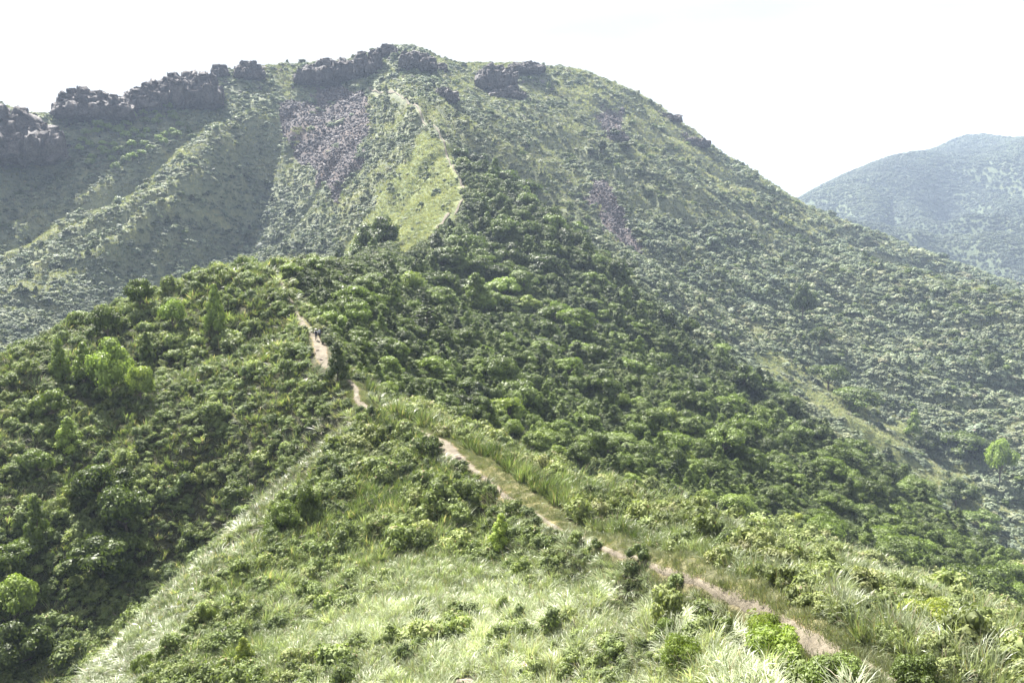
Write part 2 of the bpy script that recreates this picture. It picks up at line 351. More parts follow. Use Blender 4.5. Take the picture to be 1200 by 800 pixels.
def foliage(name, stops, rough=.5, trans=.3, spec=.5, dead=None):
    """leaf or blade: colour chosen by the plant's own tone, the leaf's own variation and a broad patchiness of the ground it grows on"""
    q = NT(name)
    tone = q.n('Attribute', attribute_type='INSTANCER', attribute_name='tone').outputs['Fac']
    lum = q.n('Attribute', attribute_type='INSTANCER', attribute_name='lum').outputs['Fac']
    var = q.n('Attribute', attribute_type='GEOMETRY', attribute_name='var').outputs['Fac']
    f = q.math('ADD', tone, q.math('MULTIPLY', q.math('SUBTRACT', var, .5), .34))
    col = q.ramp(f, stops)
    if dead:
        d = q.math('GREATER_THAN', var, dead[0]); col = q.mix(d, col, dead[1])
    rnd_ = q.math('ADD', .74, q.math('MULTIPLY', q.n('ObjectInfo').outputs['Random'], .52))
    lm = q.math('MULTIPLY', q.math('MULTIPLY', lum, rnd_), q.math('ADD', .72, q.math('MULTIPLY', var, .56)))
    vm = q.n('VectorMath', operation='SCALE'); q.l(col, vm.inputs[0]); q.l(lm, vm.inputs['Scale'])
    b = q.n('BsdfPrincipled'); b.inputs['Roughness'].default_value = rough; b.inputs['Specular IOR Level'].default_value = spec
    q.l(vm.outputs[0], b.inputs['Base Color'])
    if trans:
        t = q.n('BsdfTranslucent'); q.l(q.mix(1.0, vm.outputs[0], (1.15, 1.25, .6), 'MULTIPLY'), t.inputs[0])
        ms = q.n('MixShader'); ms.inputs[0].default_value = trans; q.l(b.outputs[0], ms.inputs[1]); q.l(t.outputs[0], ms.inputs[2]); q.l(ms.outputs[0], q.out.inputs[0])
    else: q.l(b.outputs[0], q.out.inputs[0])
    return q.m
GREENS = [(0, (.050, .070, .028)), (.3, (.092, .126, .034)), (.55, (.128, .176, .042)), (.8, (.172, .226, .050)), (1, (.25, .28, .055))]
M_leaf = foliage('leaf_green', GREENS, .5, .28, .28)
M_scrub = foliage('scrub_leaf', [(0, (.060, .078, .042)), (.3, (.095, .125, .052)), (.6, (.145, .180, .066)), (.85, (.195, .22, .085)), (1, (.22, .22, .12))], .6, .28, .2, (.93, (.17, .13, .085)))
M_blade = foliage('silver_grass_blade', [(0, (.075, .125, .035)), (.35, (.14, .182, .062)), (.65, (.21, .25, .13)), (1, (.33, .36, .25))], .42, .34, .55, (.90, (.25, .215, .145)))  # pale end of the ramp carries the blades' sky sheen as colour
M_turf = foliage('short_grass', [(0, (.09, .115, .050)), (.5, (.18, .20, .11)), (1, (.27, .28, .165))], .5, .3, .5, (.94, (.24, .19, .11)))

def bark():
    q = NT('bark'); c = q.ramp(q.noise(q.pos(), 6, 4), [(.3, (.07, .055, .045)), (.7, (.17, .14, .115))])
    b = q.n('BsdfPrincipled'); b.inputs['Roughness'].default_value = .85; q.l(c, b.inputs['Base Color']); q.l(b.outputs[0], q.out.inputs[0]); return q.m
M_bark = bark()
def rock(name, dark, mid, light, sc):
    q = NT(name); p = q.pos()
    n1 = q.noise(p, sc, 6, .65); n2 = q.noise(p, sc * 5, 4, .6)
    c = q.ramp(q.math('ADD', q.math('MULTIPLY', n1, .6), q.math('MULTIPLY', n2, .4)), [(.36, dark), (.5, mid), (.64, light)])
    vo = q.n('TexVoronoi', feature='DISTANCE_TO_EDGE'); vo.inputs['Scale'].default_value = sc * 2.2; q.l(p, vo.inputs['Vector'])
    crack = q.math('MULTIPLY', q.math('SUBTRACT', .06, vo.outputs['Distance'], True), 14, True)
    c = q.mix(crack, c, (dark[0] * .6, dark[1] * .6, dark[2] * .6))
    b = q.n('BsdfPrincipled'); b.inputs['Roughness'].default_value = .85; q.l(c, b.inputs['Base Color'])
    bp = q.n('Bump'); bp.inputs['Strength'].default_value = .7; bp.inputs['Distance'].default_value = .25 / sc
    q.l(q.math('SUBTRACT', n2, crack), bp.inputs['Height']); q.l(bp.outputs[0], b.inputs['Normal']); q.l(b.outputs[0], q.out.inputs[0]); return q.m
M_rock = rock('volcanic_rock', (.024, .020, .022), (.068, .058, .058), (.15, .132, .125), .22)
M_stone = rock('path_stone', (.14, .11, .09), (.28, .22, .18), (.45, .38, .33), 1.6)
def scree_mat():
    q = NT('scree_rock'); r = q.n('ObjectInfo').outputs['Random']
    c = q.ramp(r, [(0, (.022, .018, .024)), (.6, (.06, .05, .056)), (1, (.17, .15, .145))])
    b = q.n('BsdfPrincipled'); b.inputs['Roughness'].default_value = .85; q.l(c, b.inputs['Base Color']); q.l(b.outputs[0], q.out.inputs[0]); return q.m
M_scree = scree_mat()

# ------------------------------------------------------------------ plant shapes (numpy leaf clouds)
ICO_V = None
def ico(sub):
    import bmesh
    bm = bmesh.new(); bmesh.ops.create_icosphere(bm, subdivisions=sub, radius=1)
    v = np.array([x.co[:] for x in bm.verts]); f = np.array([[y.index for y in x.verts] for x in bm.faces]); bm.free(); return v, f
I1, I2, I3, I4 = ico(1), ico(2), ico(3), ico(4)
def quads(c, nrm, ln, wd, rng, fold=.25):
    """a leaf at each point c facing nrm: a folded diamond of two triangles"""
    n = len(c); t = rng.normal(size=(n, 3)); t -= (t * nrm).sum(1, keepdims=True) * nrm; t /= np.linalg.norm(t, axis=1, keepdims=True) + 1e-9
    b = np.cross(nrm, t); ln = np.asarray(ln).reshape(-1, 1) * np.ones((n, 1)); wd = np.asarray(wd).reshape(-1, 1) * np.ones((n, 1))
    p = np.stack([c - t * ln, c + b * wd + nrm * wd * fold, c + t * ln, c - b * wd + nrm * wd * fold], 1).reshape(-1, 3)
    k = np.arange(n)[:, None] * 4
    return p, np.concatenate([k + [0, 1, 2], k + [0, 2, 3]], 1).reshape(-1, 3)
def leafcloud(name, lobes, n, leaf, mat, seed, core=.80, lift=.35, up=.25, jit=.42):
    """lobes: (x, y, z, rx, rz). Leaves over every lobe's skin, denser above, and a darker solid core within that stops see-through"""
    rng = np.random.default_rng(seed); lb = np.array(lobes, float); area = lb[:, 3] * (lb[:, 3] + lb[:, 4]); 
    pick = rng.choice(len(lb), n, p=area / area.sum()); L = lb[pick]
    d = rng.normal(size=(n, 3)); d /= np.linalg.norm(d, axis=1, keepdims=True); d[:, 2] = np.where(rng.random(n) < lift, np.abs(d[:, 2]), d[:, 2])
    rad = 1.06 - .26 * rng.random(n) ** 1.5
    # ripple of twigs
    rad *= 1 + .14 * np.sin(d[:, 0] * 7 + pick) * np.sin(d[:, 1] * 7 + pick * 2) * np.sin(d[:, 2] * 7)
    c = L[:, :3] + d * np.stack([L[:, 3], L[:, 3], L[:, 4]], 1) * rad[:, None]
    nr = d + rng.normal(size=(n, 3)) * jit + np.array([0, 0, up]); nr /= np.linalg.norm(nr, axis=1, keepdims=True)
    sz = leaf * rng.uniform(.6, 1.3, n)
    p, f = quads(c, nr, sz, sz * .55, rng)
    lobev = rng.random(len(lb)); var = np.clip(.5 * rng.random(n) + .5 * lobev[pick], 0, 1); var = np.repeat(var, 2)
    V, Fc = [p], [f]; off = len(p); VV = [var]
    if core:
        iv, fi = I1
        for j, l in enumerate(lb):
            q = iv * (1 + rng.normal(size=(len(iv), 1)) * .1) * np.array([l[3], l[3], l[4]]) * core + l[:3]
            V.append(q); Fc.append(fi + off); off += len(q); VV.append(np.full(len(fi), lobev[j] * .5))  # core toned darker than the leaves around it
    return mesh_np(name, np.concatenate(V), [np.concatenate(Fc)], mat, var=np.concatenate(VV))
def crown_lobes(kind, seed, H=5.0, Rr=3.0):
    rng = np.random.default_rng(seed); out = []
    if kind == 'round':
        for k in range(20):
            a = rng.uniform(0, 6.283); q = math.sqrt(rng.random()); x, y = math.cos(a) * q * Rr * .78, math.sin(a) * q * Rr * .78
            top = H * (.55 + .38 * math.sqrt(max(0, 1 - q * q))); z = top - rng.uniform(0, .28) * H * (1 - .3 * q)
            s = rng.uniform(.20, .36) * Rr; out.append((x, y, z, s * 1.1, s * .85))
    elif kind == 'flat':
        for k in range(16):
            a = rng.uniform(0, 6.283); q = math.sqrt(rng.random()); x, y = math.cos(a) * q * Rr * .85, math.sin(a) * q * Rr * .85
            z = H * (.80 - .22 * q * q) + rng.uniform(-.10, .05) * H; s = rng.uniform(.22, .38) * Rr; out.append((x, y, z, s * 1.25, s * .42))
        for k in range(6):
            a = rng.uniform(0, 6.283); out.append((math.cos(a) * Rr * .6, math.sin(a) * Rr * .6, H * rng.uniform(.35, .5), Rr * .32, Rr * .16))
    elif kind == 'tall':
        for k in range(18):
            t = k / 17; a = k * 2.4; q = (1 - t) ** .7 * .62; s = Rr * (.36 - .18 * t) * rng.uniform(.8, 1.15)
            out.append((math.cos(a) * q * Rr, math.sin(a) * q * Rr, H * (.22 + .74 * t), s, s * .8))
    elif kind == 'bush':
        for k in range(13):
            a = rng.uniform(0, 6.283); q = math.sqrt(rng.random()); z = H * (.18 + .55 * (1 - q * q) * rng.uniform(.6, 1.15)); s = rng.uniform(.24, .42) * Rr
            out.append((math.cos(a) * q * Rr * .8, math.sin(a) * q * Rr * .8, z, s, s * .85))
    elif kind == 'conifer':
        for k in range(30):
            t = k / 29; a = k * 2.4; q = (1 - t) * .75; s = Rr * (.30 * (1 - t) + .07)
            out.append((math.cos(a) * q * Rr, math.sin(a) * q * Rr, H * (.12 + .86 * t), s, s * .38))
    return out
def tube(path, rads, n=6):
    V, Fq = [], []; path = [Vector(p) for p in path]
    for i, (p, r) in enumerate(zip(path, rads)):
        d = (path[min(i+1, len(path)-1)] - path[max(i-1, 0)]).normalized(); u = d.orthogonal().normalized(); v = d.cross(u)
        for k in range(n):
            a = 2 * math.pi * k / n; V.append(p + u * math.cos(a) * r + v * math.sin(a) * r)
    for i in range(len(path) - 1):
        for k in range(n): Fq.append((i*n+k, i*n+(k+1) % n, (i+1)*n+(k+1) % n, (i+1)*n+k))
    return V, Fq
def trunk_mesh(name, lobes, H, r0, seed, upto=.6):
    rng = random.Random(seed); V, Fq = [], []
    def add(path, rads, n=6):
        v, f = tube(path, rads, n); o = len(V); V.extend(v); Fq.extend([tuple(i + o for i in q) for q in f])
    bend = [(rng.uniform(-.15, .15) * t * H * .3, rng.uniform(-.15, .15) * t * H * .3, H * upto * t - (.4 if t == 0 else 0)) for t in (0, .3, .6, 1)]
    add(bend, [r0 * 1.25, r0, r0 * .8, r0 * .5], 7)
    for l in lobes[:9]:
        s = Vector(bend[2]) if l[2] > H * .5 else Vector(bend[1]); e = Vector(l[:3]); m = (s + e) / 2 + Vector((0, 0, -.08 * H))
        add([s, m, e], [r0 * .5, r0 * .3, r0 * .12], 5)
    return mesh_np(name, np.array([tuple(v) for v in V]), [np.array(Fq)], M_bark, smooth=True)

TREE = {}
for kind, nvar, H, Rr, nl, leaf in (('round', 5, 5, 3, 3300, .155), ('flat', 4, 4.2, 3, 3000, .15), ('tall', 3, 6, 2.6, 2800, .15), ('conifer', 1, 7, 2.6, 3200, .14)):
    TREE[kind] = []
    for k in range(nvar):
        lb = crown_lobes(kind, 100 + k * 7, H, Rr)
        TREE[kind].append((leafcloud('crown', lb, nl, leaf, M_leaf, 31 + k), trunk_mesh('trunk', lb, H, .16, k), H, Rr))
# close shrubs with fine leaves
for kind, src, nvar, H, Rr, nl, leaf in (('shrub', 'bush', 4, 1.5, 1.0, 5200, .045), ('spread', 'flat', 2, 1.2, 1.3, 5200, .05), ('pointed', 'tall', 2, 2.2, .9, 5200, .05)):
    TREE[kind] = []
    for k in range(nvar):
        lb = crown_lobes(src, 300 + k * 5, H, Rr)
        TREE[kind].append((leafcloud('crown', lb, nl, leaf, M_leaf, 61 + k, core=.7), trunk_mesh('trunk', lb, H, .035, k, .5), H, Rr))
# ground cover
M_hazed = foliage('mountain_scrub_leaf', [(0, (.072, .098, .070)), (.3, (.125, .160, .105)), (.6, (.20, .235, .150)), (.85, (.27, .285, .185)), (1, (.24, .23, .15))], .6, .25, .3, (.93, (.18, .15, .11)))  # grey-green scrub, with distance haze lightened into the leaf colour
BUSH = [leafcloud('scrub_clump', crown_lobes('bush', 500 + k, 1.25, 1.0)[:9], 260, .17, M_hazed, 71 + k, core=.84, jit=.25) for k in range(4)]
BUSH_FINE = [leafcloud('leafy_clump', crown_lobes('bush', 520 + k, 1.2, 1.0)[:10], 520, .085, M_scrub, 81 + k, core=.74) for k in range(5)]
def grass_clump(name, n, L, wd, spread, lean, seed, mat, seg=4, droop=.6):
    rng = np.random.default_rng(seed); V, Q, T, var = [], [], [], []
    for i in range(n):
        a = rng.uniform(0, 6.283); q = math.sqrt(rng.random()) * spread; bx, by = math.cos(a) * q, math.sin(a) * q
        az = a + rng.normal() * .8; l = L * rng.uniform(.6, 1.15); el = math.pi / 2 - abs(rng.normal()) * .35 - .1
        dx, dy = math.cos(az), math.sin(az); p = np.array([bx, by, -.1]); w = wd * rng.uniform(.7, 1.3); sx, sy = -dy, dx
        tw = rng.uniform(-.6, .6); o = len(V); cdr = droop * rng.uniform(.5, 1.5)
        for k in range(seg + 1):
            t = k / seg; e = el - cdr * t * t * 1.9; ww = w * (1 - t) ** .6 if t < 1 else 0
            sd = np.array([sx * math.cos(tw), sy * math.cos(tw), math.sin(tw) * .6])
            if k < seg: V.append(p - sd * ww); V.append(p + sd * ww)
            else: V.append(p)
            p = p + np.array([dx * math.cos(e) + lean * t, dy * math.cos(e), math.sin(e)]) * l / seg
        for k in range(seg - 1): Q.append((o + 2*k, o + 2*k + 1, o + 2*k + 3, o + 2*k + 2))
        T.append((o + 2*seg - 2, o + 2*seg - 1, o + 2*seg)); var.append(rng.random())
    vq = np.repeat(var, seg - 1)
    return mesh_np(name, np.array(V), [np.array(Q), np.array(T)], mat, var=np.concatenate([vq, var]))
MISC = [grass_clump('silver_grass', 84, 1.15, .023, .30, .22, 90 + k, M_blade, droop=.55 + .16 * k) for k in range(6)]
MISC_FAR = [grass_clump('silver_grass', 56, 1.2, .040, .36, .35, 95 + k, M_blade, 3) for k in range(4)]
TURF = [grass_clump('short_turf', 60, .26, .012, .3, .1, 190 + k, M_turf, 2) for k in range(3)]
TURF_FAR = [grass_clump('hill_grass', 44, .75, .035, .6, .3, 195 + k, M_turf, 2) for k in range(3)]
def rock_mesh(name, seed, mat, sub=I2, sx=1, sy=1, sz=1, rough=.25, facets=9):
    rng = np.random.default_rng(seed); v = sub[0].copy()
    for k in range(facets):
        n = rng.normal(size=3); n /= np.linalg.norm(n); d = rng.uniform(.55, .85); t = v @ n - d; v = v - np.maximum(t, 0)[:, None] * n
    v = v * (1 + rough * .2 * rng.normal(size=(len(v), 1))) * np.array([sx, sy, sz])
    return mesh_np(name, v, [sub[1]], mat)
BOULD = [rock_mesh('scree_boulder', 700 + k, M_scree, I1 if k % 2 else I2, 1, .8, .7, .3) for k in range(5)]

# ------------------------------------------------------------------ scattering
RUNMAX = np.maximum.accumulate(ZG / RG, axis=0)
def visible(x, y, z, h, margin=.004):
    r = np.hypot(x, y); a = np.arctan2(x, y)
    rm = bil(RUNMAX, AZ, LR, a, np.log(r) - .012)
    return (z + h) / r > rm - margin
def cand(n, r0, r1, spacing, rng=RNG):
    """random spots, jittered grid in azimuth and log distance; spacing in metres or, if larger, in proportion"""
    c = spacing[1]; na = int(R(75) / c); nr = int(math.log(r1 / r0) / c)
    A_, L_ = np.meshgrid(np.arange(na), np.arange(nr)); A_ = A_.ravel() + rng.random(A_.size); L_ = L_.ravel() + rng.random(L_.size)
    a = -R(37.5) + A_ * c; r = r0 * np.exp(L_ * c)
    if spacing[0] > 0:
        k = rng.random(len(r)) < np.clip((c * r / spacing[0]) ** 2, 0, 1); a, r = a[k], r[k]
    return r * np.sin(a), r * np.cos(a), r
def inst_object(name, protos, x, y, z, sc, idx, tone, lum, rot=None, tilt=.12, scz=None, label=None, cat=None, kind='stuff', rng=RNG):
    n = len(x); me = bpy.data.meshes.new(name + '_points'); me.vertices.add(n)
    me.vertices.foreach_set('co', np.stack([x, y, z], 1).astype(np.float32).ravel())
    def at(nm, ty, v, f='value'):
        a = me.attributes.new(nm, ty, 'POINT'); a.data.foreach_set(f, np.ascontiguousarray(v).ravel())
    scz = sc if scz is None else scz
    at('scl', 'FLOAT_VECTOR', np.stack([sc, sc, scz], 1).astype(np.float32), 'vector')
    rz = rng.uniform(0, 6.283, n) if rot is None else rot
    at('rote', 'FLOAT_VECTOR', np.stack([rng.normal(size=n) * tilt, rng.normal(size=n) * tilt, rz], 1).astype(np.float32), 'vector')
    at('pick', 'INT', idx.astype(np.int32)); at('tone', 'FLOAT', tone.astype(np.float32)); at('lum', 'FLOAT', lum.astype(np.float32))
    o = bpy.data.objects.new(name, me); link(o)
    g = bpy.data.node_groups.new(name, 'GeometryNodeTree'); g.interface.new_socket('Geometry', in_out='INPUT', socket_type='NodeSocketGeometry'); g.interface.new_socket('Geometry', in_out='OUTPUT', socket_type='NodeSocketGeometry')
    gi = g.nodes.new('NodeGroupInput'); go = g.nodes.new('NodeGroupOutput'); jn = g.nodes.new('GeometryNodeJoinGeometry'); ip = g.nodes.new('GeometryNodeInstanceOnPoints')
    for p in protos:
        po = bpy.data.objects.new(p.name, p); oi = g.nodes.new('GeometryNodeObjectInfo'); oi.inputs['Object'].default_value = po; oi.inputs['As Instance'].default_value = True
        g.links.new(oi.outputs['Geometry'], jn.inputs[0])
    def na(nm, ty):
        q = g.nodes.new('GeometryNodeInputNamedAttribute'); q.data_type = ty; q.inputs[0].default_value = nm; return q.outputs[0]
    g.links.new(gi.outputs[0], ip.inputs['Points']); g.links.new(jn.outputs[0], ip.inputs['Instance']); ip.inputs['Pick Instance'].default_value = True
    g.links.new(na('pick', 'INT'), ip.inputs['Instance Index']); g.links.new(na('scl', 'FLOAT_VECTOR'), ip.inputs['Scale'])
    e2r = g.nodes.new('FunctionNodeEulerToRotation'); g.links.new(na('rote', 'FLOAT_VECTOR'), e2r.inputs[0]); g.links.new(e2r.outputs[0], ip.inputs['Rotation'])
    g.links.new(ip.outputs[0], go.inputs[0])
    md = o.modifiers.new('scatter', 'NODES'); md.node_group = g
    tag(o, label, cat, None, kind); return o
def hit(px, py):
    """where the line of sight through a photo pixel meets the land"""
    a, s = unproj(px, py); a = float(a); rr = np.exp(np.linspace(math.log(18), math.log(4000), 3000)); z = ground(rr * math.sin(a), rr * math.cos(a))
    ok_ = z / rr >= s
    if not ok_.any(): return hit(px, py + 1.5)
    k = int(np.argmax(ok_)); r = rr[k]; return Vector((r * math.sin(a), r * math.cos(a), float(z[k]))), r

# ------------------------------------------------------------------ ground cover zones, in plan (from the survey above)
SPUR = np.array([[r * math.sin(unproj(px, py)[0]), r * math.cos(unproj(px, py)[0])] for (px, py, r) in
   [(415,485,101),(385,510,97),(350,542,90),(310,580,84),(280,608,79),(240,645,73),(200,685,67),(165,725,62),(130,760,58),(95,800,54),(60,850,50)]])
CREST = np.array([[r * math.sin(unproj(px, py)[0]), r * math.cos(unproj(px, py)[0])] for (px, py, r) in
   [(318,310,176),(360,306,190),(400,308,212),(425,306,245),(445,298,275),(475,293,295),(503,290,310),(512,270,335),(527,250,360),(542,232,385),(537,212,410),(528,190,440),(520,168,475),(508,152,505)]])
WOOD = [(330,322),(345,318),(372,310),(400,312),(430,305),(447,297),(500,292),(512,285),(545,245),(548,215),(535,185),(560,195),(610,222),(650,262),(700,300),(750,346),(800,388),(850,424),(900,460),(950,495),(1000,531),(1050,567),(1100,607),(1150,643),(1200,684),(1300,755),
  (1300,800),(1200,718),(1100,676),(1000,646),(900,618),(800,588),(700,560),(640,538),(600,520),(540,492),(480,476),(440,462),(415,440),(398,418),(388,395),(372,375),(355,350)]
SCREE = [[(318,125),(352,118),(385,95),(400,90),(415,108),(432,128),(436,155),(422,180),(410,205),(398,238),(380,228),(368,202),(345,178),(320,155)],
         [(690,205),(705,215),(720,235),(742,262),(752,290),(745,302),(725,285),(705,262),(692,235)],
         [(700,130),(730,130),(735,150),(712,165),(700,150)]]
ROCKY = [[(395,70),(445,60),(520,70),(545,110),(540,135),(500,110),(450,95),(400,100)], [(550,85),(640,78),(660,110),(620,140),(580,130)], [(0,125),(80,135),(140,110),(160,125),(250,110),(240,140),(150,150),(60,200),(0,200)], [(780,128),(830,160),(850,185),(800,160)], [(250,78),(400,75),(395,110),(330,120),(260,100)]]
LSPUR = [(880,412),(900,404),(960,430),(1030,475),(1100,530),(1200,603),(1290,665),(1290,760),(1200,686),(1110,612),(1040,556),(970,500),(900,446)]
CRESTL = [[(150,268),(205,222),(235,198),(262,170),(305,150),(312,160),(270,188),(240,212),(210,236),(160,275),(90,322),(0,362),(0,345),(80,308)], [(0,295),(70,258),(130,228),(190,190),(240,160),(250,168),(200,202),(140,240),(75,272),(0,312)], [(640,90),(720,115),(800,165),(900,235),(1000,290),(1100,325),(1200,345),(1200,352),(1100,335),(1000,303),(900,255),(800,190),(720,140),(650,105)]]
PALE = [(497,150),(520,165),(533,187),(543,212),(546,234),(522,262),(507,293),(470,293),(440,298),(412,305),(395,300),(425,262),(452,222),(478,182)]
SHADEV = [(0,300),(80,330),(150,270),(230,200),(290,190),(340,240),(390,250),(400,300),(280,306),(150,345),(0,415)]  # shady valley face; its shade is put into darker, denser plants

# ------------------------------------------------------------------ the ground sheet
PX, PY = proj(XG, YG, ZG); PX = np.nan_to_num(PX, nan=-9e3); PY = np.nan_to_num(PY, nan=-9e3)
TI = TPAR / 12.0
vr = np.interp(TI, [0, 3, 4.5, 5.5, 9, 10, 10.6, 11.5, 13], [.45, .45, .9, 1.6, 1.8, 2.1, 2.0, .7, .45])
hw = np.interp(TI, [0, 2, 4, 5, 9, 9.7, 10.6, 11.2, 12, 16, 18, 19, 24], [.30, .32, .22, .18, .30, .8, 1.3, .6, .36, .42, .95, .6, .4])
wob = noise(XG / 1.7, YG / 1.7, 5) * .35 + noise(XG / .6, YG / .6, 6) * .15
soil = np.clip((hw * 1.15 - TD) / .35 + wob * 1.2, 0, 1)
verge = np.where(TSD > 0, np.clip((vr + .5 - TD) / .4, 0, 1), np.clip((hw + .3 - TD) / .3, 0, 1))
base = np.zeros(XG.shape + (3,)); base[:] = (.060, .062, .035)
mn = fbm(XG / 60, YG / 60, 3)[..., None]
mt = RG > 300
colm = np.where(mn > 0, np.array((.17, .19, .12)), np.array((.14, .16, .105)))  # mountain ground, paled to add to the haze
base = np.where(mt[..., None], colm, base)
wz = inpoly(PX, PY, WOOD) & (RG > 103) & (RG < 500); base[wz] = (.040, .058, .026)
pz = (inpoly(PX, PY, PALE) & (RG > 290) & (RG < 520)) | (inpoly(PX, PY, LSPUR) & (RG > 330) & (RG < 480)); base[pz] = (.15, .18, .085)
for i, p in enumerate(SCREE): base[inpoly(PX, PY, p) & (RG > 350) & (RG < 900)] = (.085, .07, .07)
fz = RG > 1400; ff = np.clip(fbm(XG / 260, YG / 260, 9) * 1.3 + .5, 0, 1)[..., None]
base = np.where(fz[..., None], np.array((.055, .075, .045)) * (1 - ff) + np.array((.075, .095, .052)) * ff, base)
stz = verge > .3; base[stz] = (.13, .125, .062)
base = base * (1 - soil[..., None]) + np.array((.25, .18, .135)) * soil[..., None]
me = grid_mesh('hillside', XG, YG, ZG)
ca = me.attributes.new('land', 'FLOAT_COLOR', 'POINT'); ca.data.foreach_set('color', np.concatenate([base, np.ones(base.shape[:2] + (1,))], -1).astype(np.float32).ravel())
q = NT('hillside_ground'); p = q.pos(); lc = q.n('Attribute', attribute_type='GEOMETRY', attribute_name='land').outputs['Color']
n1 = q.noise(p, .05, 6, .65); n2 = q.noise(p, .45, 6, .7); n3 = q.noise(p, 4.5, 5, .7)
c = q.mix(1.0, lc, q.ramp(n1, [(.3, (.72, .78, .8)), (.5, (1, 1, 1)), (.7, (1.25, 1.15, .95))]), 'MULTIPLY')
c = q.mix(1.0, c, q.ramp(n2, [(.3, (.55, .6, .6)), (.5, (1, 1, 1)), (.7, (1.4, 1.3, 1.1))]), 'MULTIPLY')
c = q.mix(1.0, c, q.ramp(n3, [(.32, (.62, .62, .62)), (.5, (1, 1, 1)), (.68, (1.35, 1.3, 1.25))]), 'MULTIPLY')
b = q.n('BsdfPrincipled'); b.inputs['Roughness'].default_value = .9; b.inputs['Specular IOR Level'].default_value = .2; q.l(c, b.inputs['Base Color'])
bp = q.n('Bump'); bp.inputs['Strength'].default_value = .9; bp.inputs['Distance'].default_value = 1.2; q.l(n2, bp.inputs['Height'])
bp2 = q.n('Bump'); bp2.inputs['Strength'].default_value = .8; bp2.inputs['Distance'].default_value = .12; q.l(n3, bp2.inputs['Height']); q.l(bp.outputs[0], bp2.inputs['Normal'])
q.l(bp2.outputs[0], b.inputs['Normal']); q.l(b.outputs[0], q.out.inputs[0])
me.materials.append(q.m)
tag(link(bpy.data.objects.new('hillside', me)), kind='structure')

# the trodden path: a thin sheet of bare earth lying on the hillside
def path_strip():
    L = catmull(TP, 60); d = np.gradient(L, axis=0); d /= np.linalg.norm(d, axis=1, keepdims=True); nx, ny = d[:, 1], -d[:, 0]
    ti = np.arange(len(L)) / 60.0; h = np.interp(ti, [0, 2, 4, 5, 9, 9.7, 10.6, 11.2, 12, 16, 18, 19, 24], [.30, .30, .17, .13, .24, .8, 1.3, .6, .36, .42, .95, .6, .4])
    offs = np.linspace(-1, 1, 11); X, Y, Z = [], [], []
    for k, o in enumerate(offs):
        wv = h * (1 + .35 * noise(L[:, 0] * .7 + k // 6 * 30, L[:, 1] * .7, 17) + .15 * noise(L[:, 0] * 3, L[:, 1] * 3 + k // 6 * 9, 18))
        x = L[:, 0] + nx * wv * o; y = L[:, 1] + ny * wv * o
        z = np.maximum(ground(x, y), ground(x * 1.003, y * 1.003)) + .05 + .03 * noise(x * 3, y * 3, 19) - .10 * abs(o) ** 4
        X.append(x); Y.append(y); Z.append(z)
    return grid_mesh('path', np.array(X), np.array(Y), np.array(Z))
def strip_along(line, half, lift, sub=30):
    L = catmull(line, sub); d = np.gradient(L, axis=0); d /= np.linalg.norm(d, axis=1, keepdims=True) + 1e-9; X, Y, Z = [], [], []
    for o in np.linspace(-1, 1, 9):
        wv = half * (1 + .6 * noise(L[:, 0] / 6, L[:, 1] / 6, 23)); x = L[:, 0] + d[:, 1] * wv * o; y = L[:, 1] - d[:, 0] * wv * o
        X.append(x); Y.append(y); Z.append(np.maximum(ground(x, y), ground(x * 1.002, y * 1.002)) + lift - .3 * lift * abs(o) ** 3)
    return grid_mesh('path', np.array(X), np.array(Y), np.array(Z))
RIDGE_PX = [(498,296,312),(505,288,312),(512,270,335),(527,250,360),(543,234,383),(540,215,410),(531,193,440),(522,170,475),(514,157,500),(497,143,540),(478,128,595),(458,113,648),(432,104,698)]
RIDGE = np.array([[r * math.sin(unproj(a, b)[0]), r * math.cos(unproj(a, b)[0])] for a, b, r in RIDGE_PX])
pm = path_strip()
q = NT('trodden_earth'); p = q.pos(); n1 = q.noise(p, .9, 6, .65); n2 = q.noise(p, 9, 5, .7)
c = q.ramp(q.math('ADD', q.math('MULTIPLY', n1, .6), q.math('MULTIPLY', n2, .4)), [(.34, (.065, .054, .038)), (.48, (.130, .110, .078)), (.62, (.20, .172, .128))])
b = q.n('BsdfPrincipled'); b.inputs['Roughness'].default_value = .95; q.l(c, b.inputs['Base Color'])
bp = q.n('Bump'); bp.inputs['Strength'].default_value = 1; bp.inputs['Distance'].default_value = .08; q.l(n2, bp.inputs['Height']); q.l(bp.outputs[0], b.inputs['Normal']); q.l(b.outputs[0], q.out.inputs[0])
pm.materials.append(q.m); tag(link(bpy.data.objects.new('path', pm)), kind='structure')
pm2 = strip_along(RIDGE, .5, .25); pm2.materials.append(q.m); tag(link(bpy.data.objects.new('path', pm2)), kind='structure')

# ------------------------------------------------------------------ the hazy air
hz = bpy.data.materials.new('haze'); hz.use_nodes = True; ht_ = hz.node_tree; ht_.nodes.clear()
ho = ht_.nodes.new('ShaderNodeOutputMaterial'); hv = ht_.nodes.new('ShaderNodeVolumePrincipled'); ht_.links.new(hv.outputs[0], ho.inputs['Volume'])
hv.inputs['Color'].default_value = (.60, .75, 1, 1); hv.inputs['Density'].default_value = .00016; hv.inputs['Anisotropy'].default_value = 0.0
zb, zt, hx_ = float(ZG.min()) - 1, float(ZG.max()) + 60, 9700
hm = bpy.data.meshes.new('haze'); hm.from_pydata([(a, b, c) for c in (zb, zt) for b in (-hx_, hx_) for a in (-hx_, hx_)], [], [(0,2,3,1), (4,5,7,6), (0,1,5,4), (2,6,7,3), (0,4,6,2), (1,3,7,5)]); hm.materials.append(hz)
tag(link(bpy.data.objects.new('haze', hm)), 'pale bluish haze in the air over the whole landscape', None, None, 'stuff')

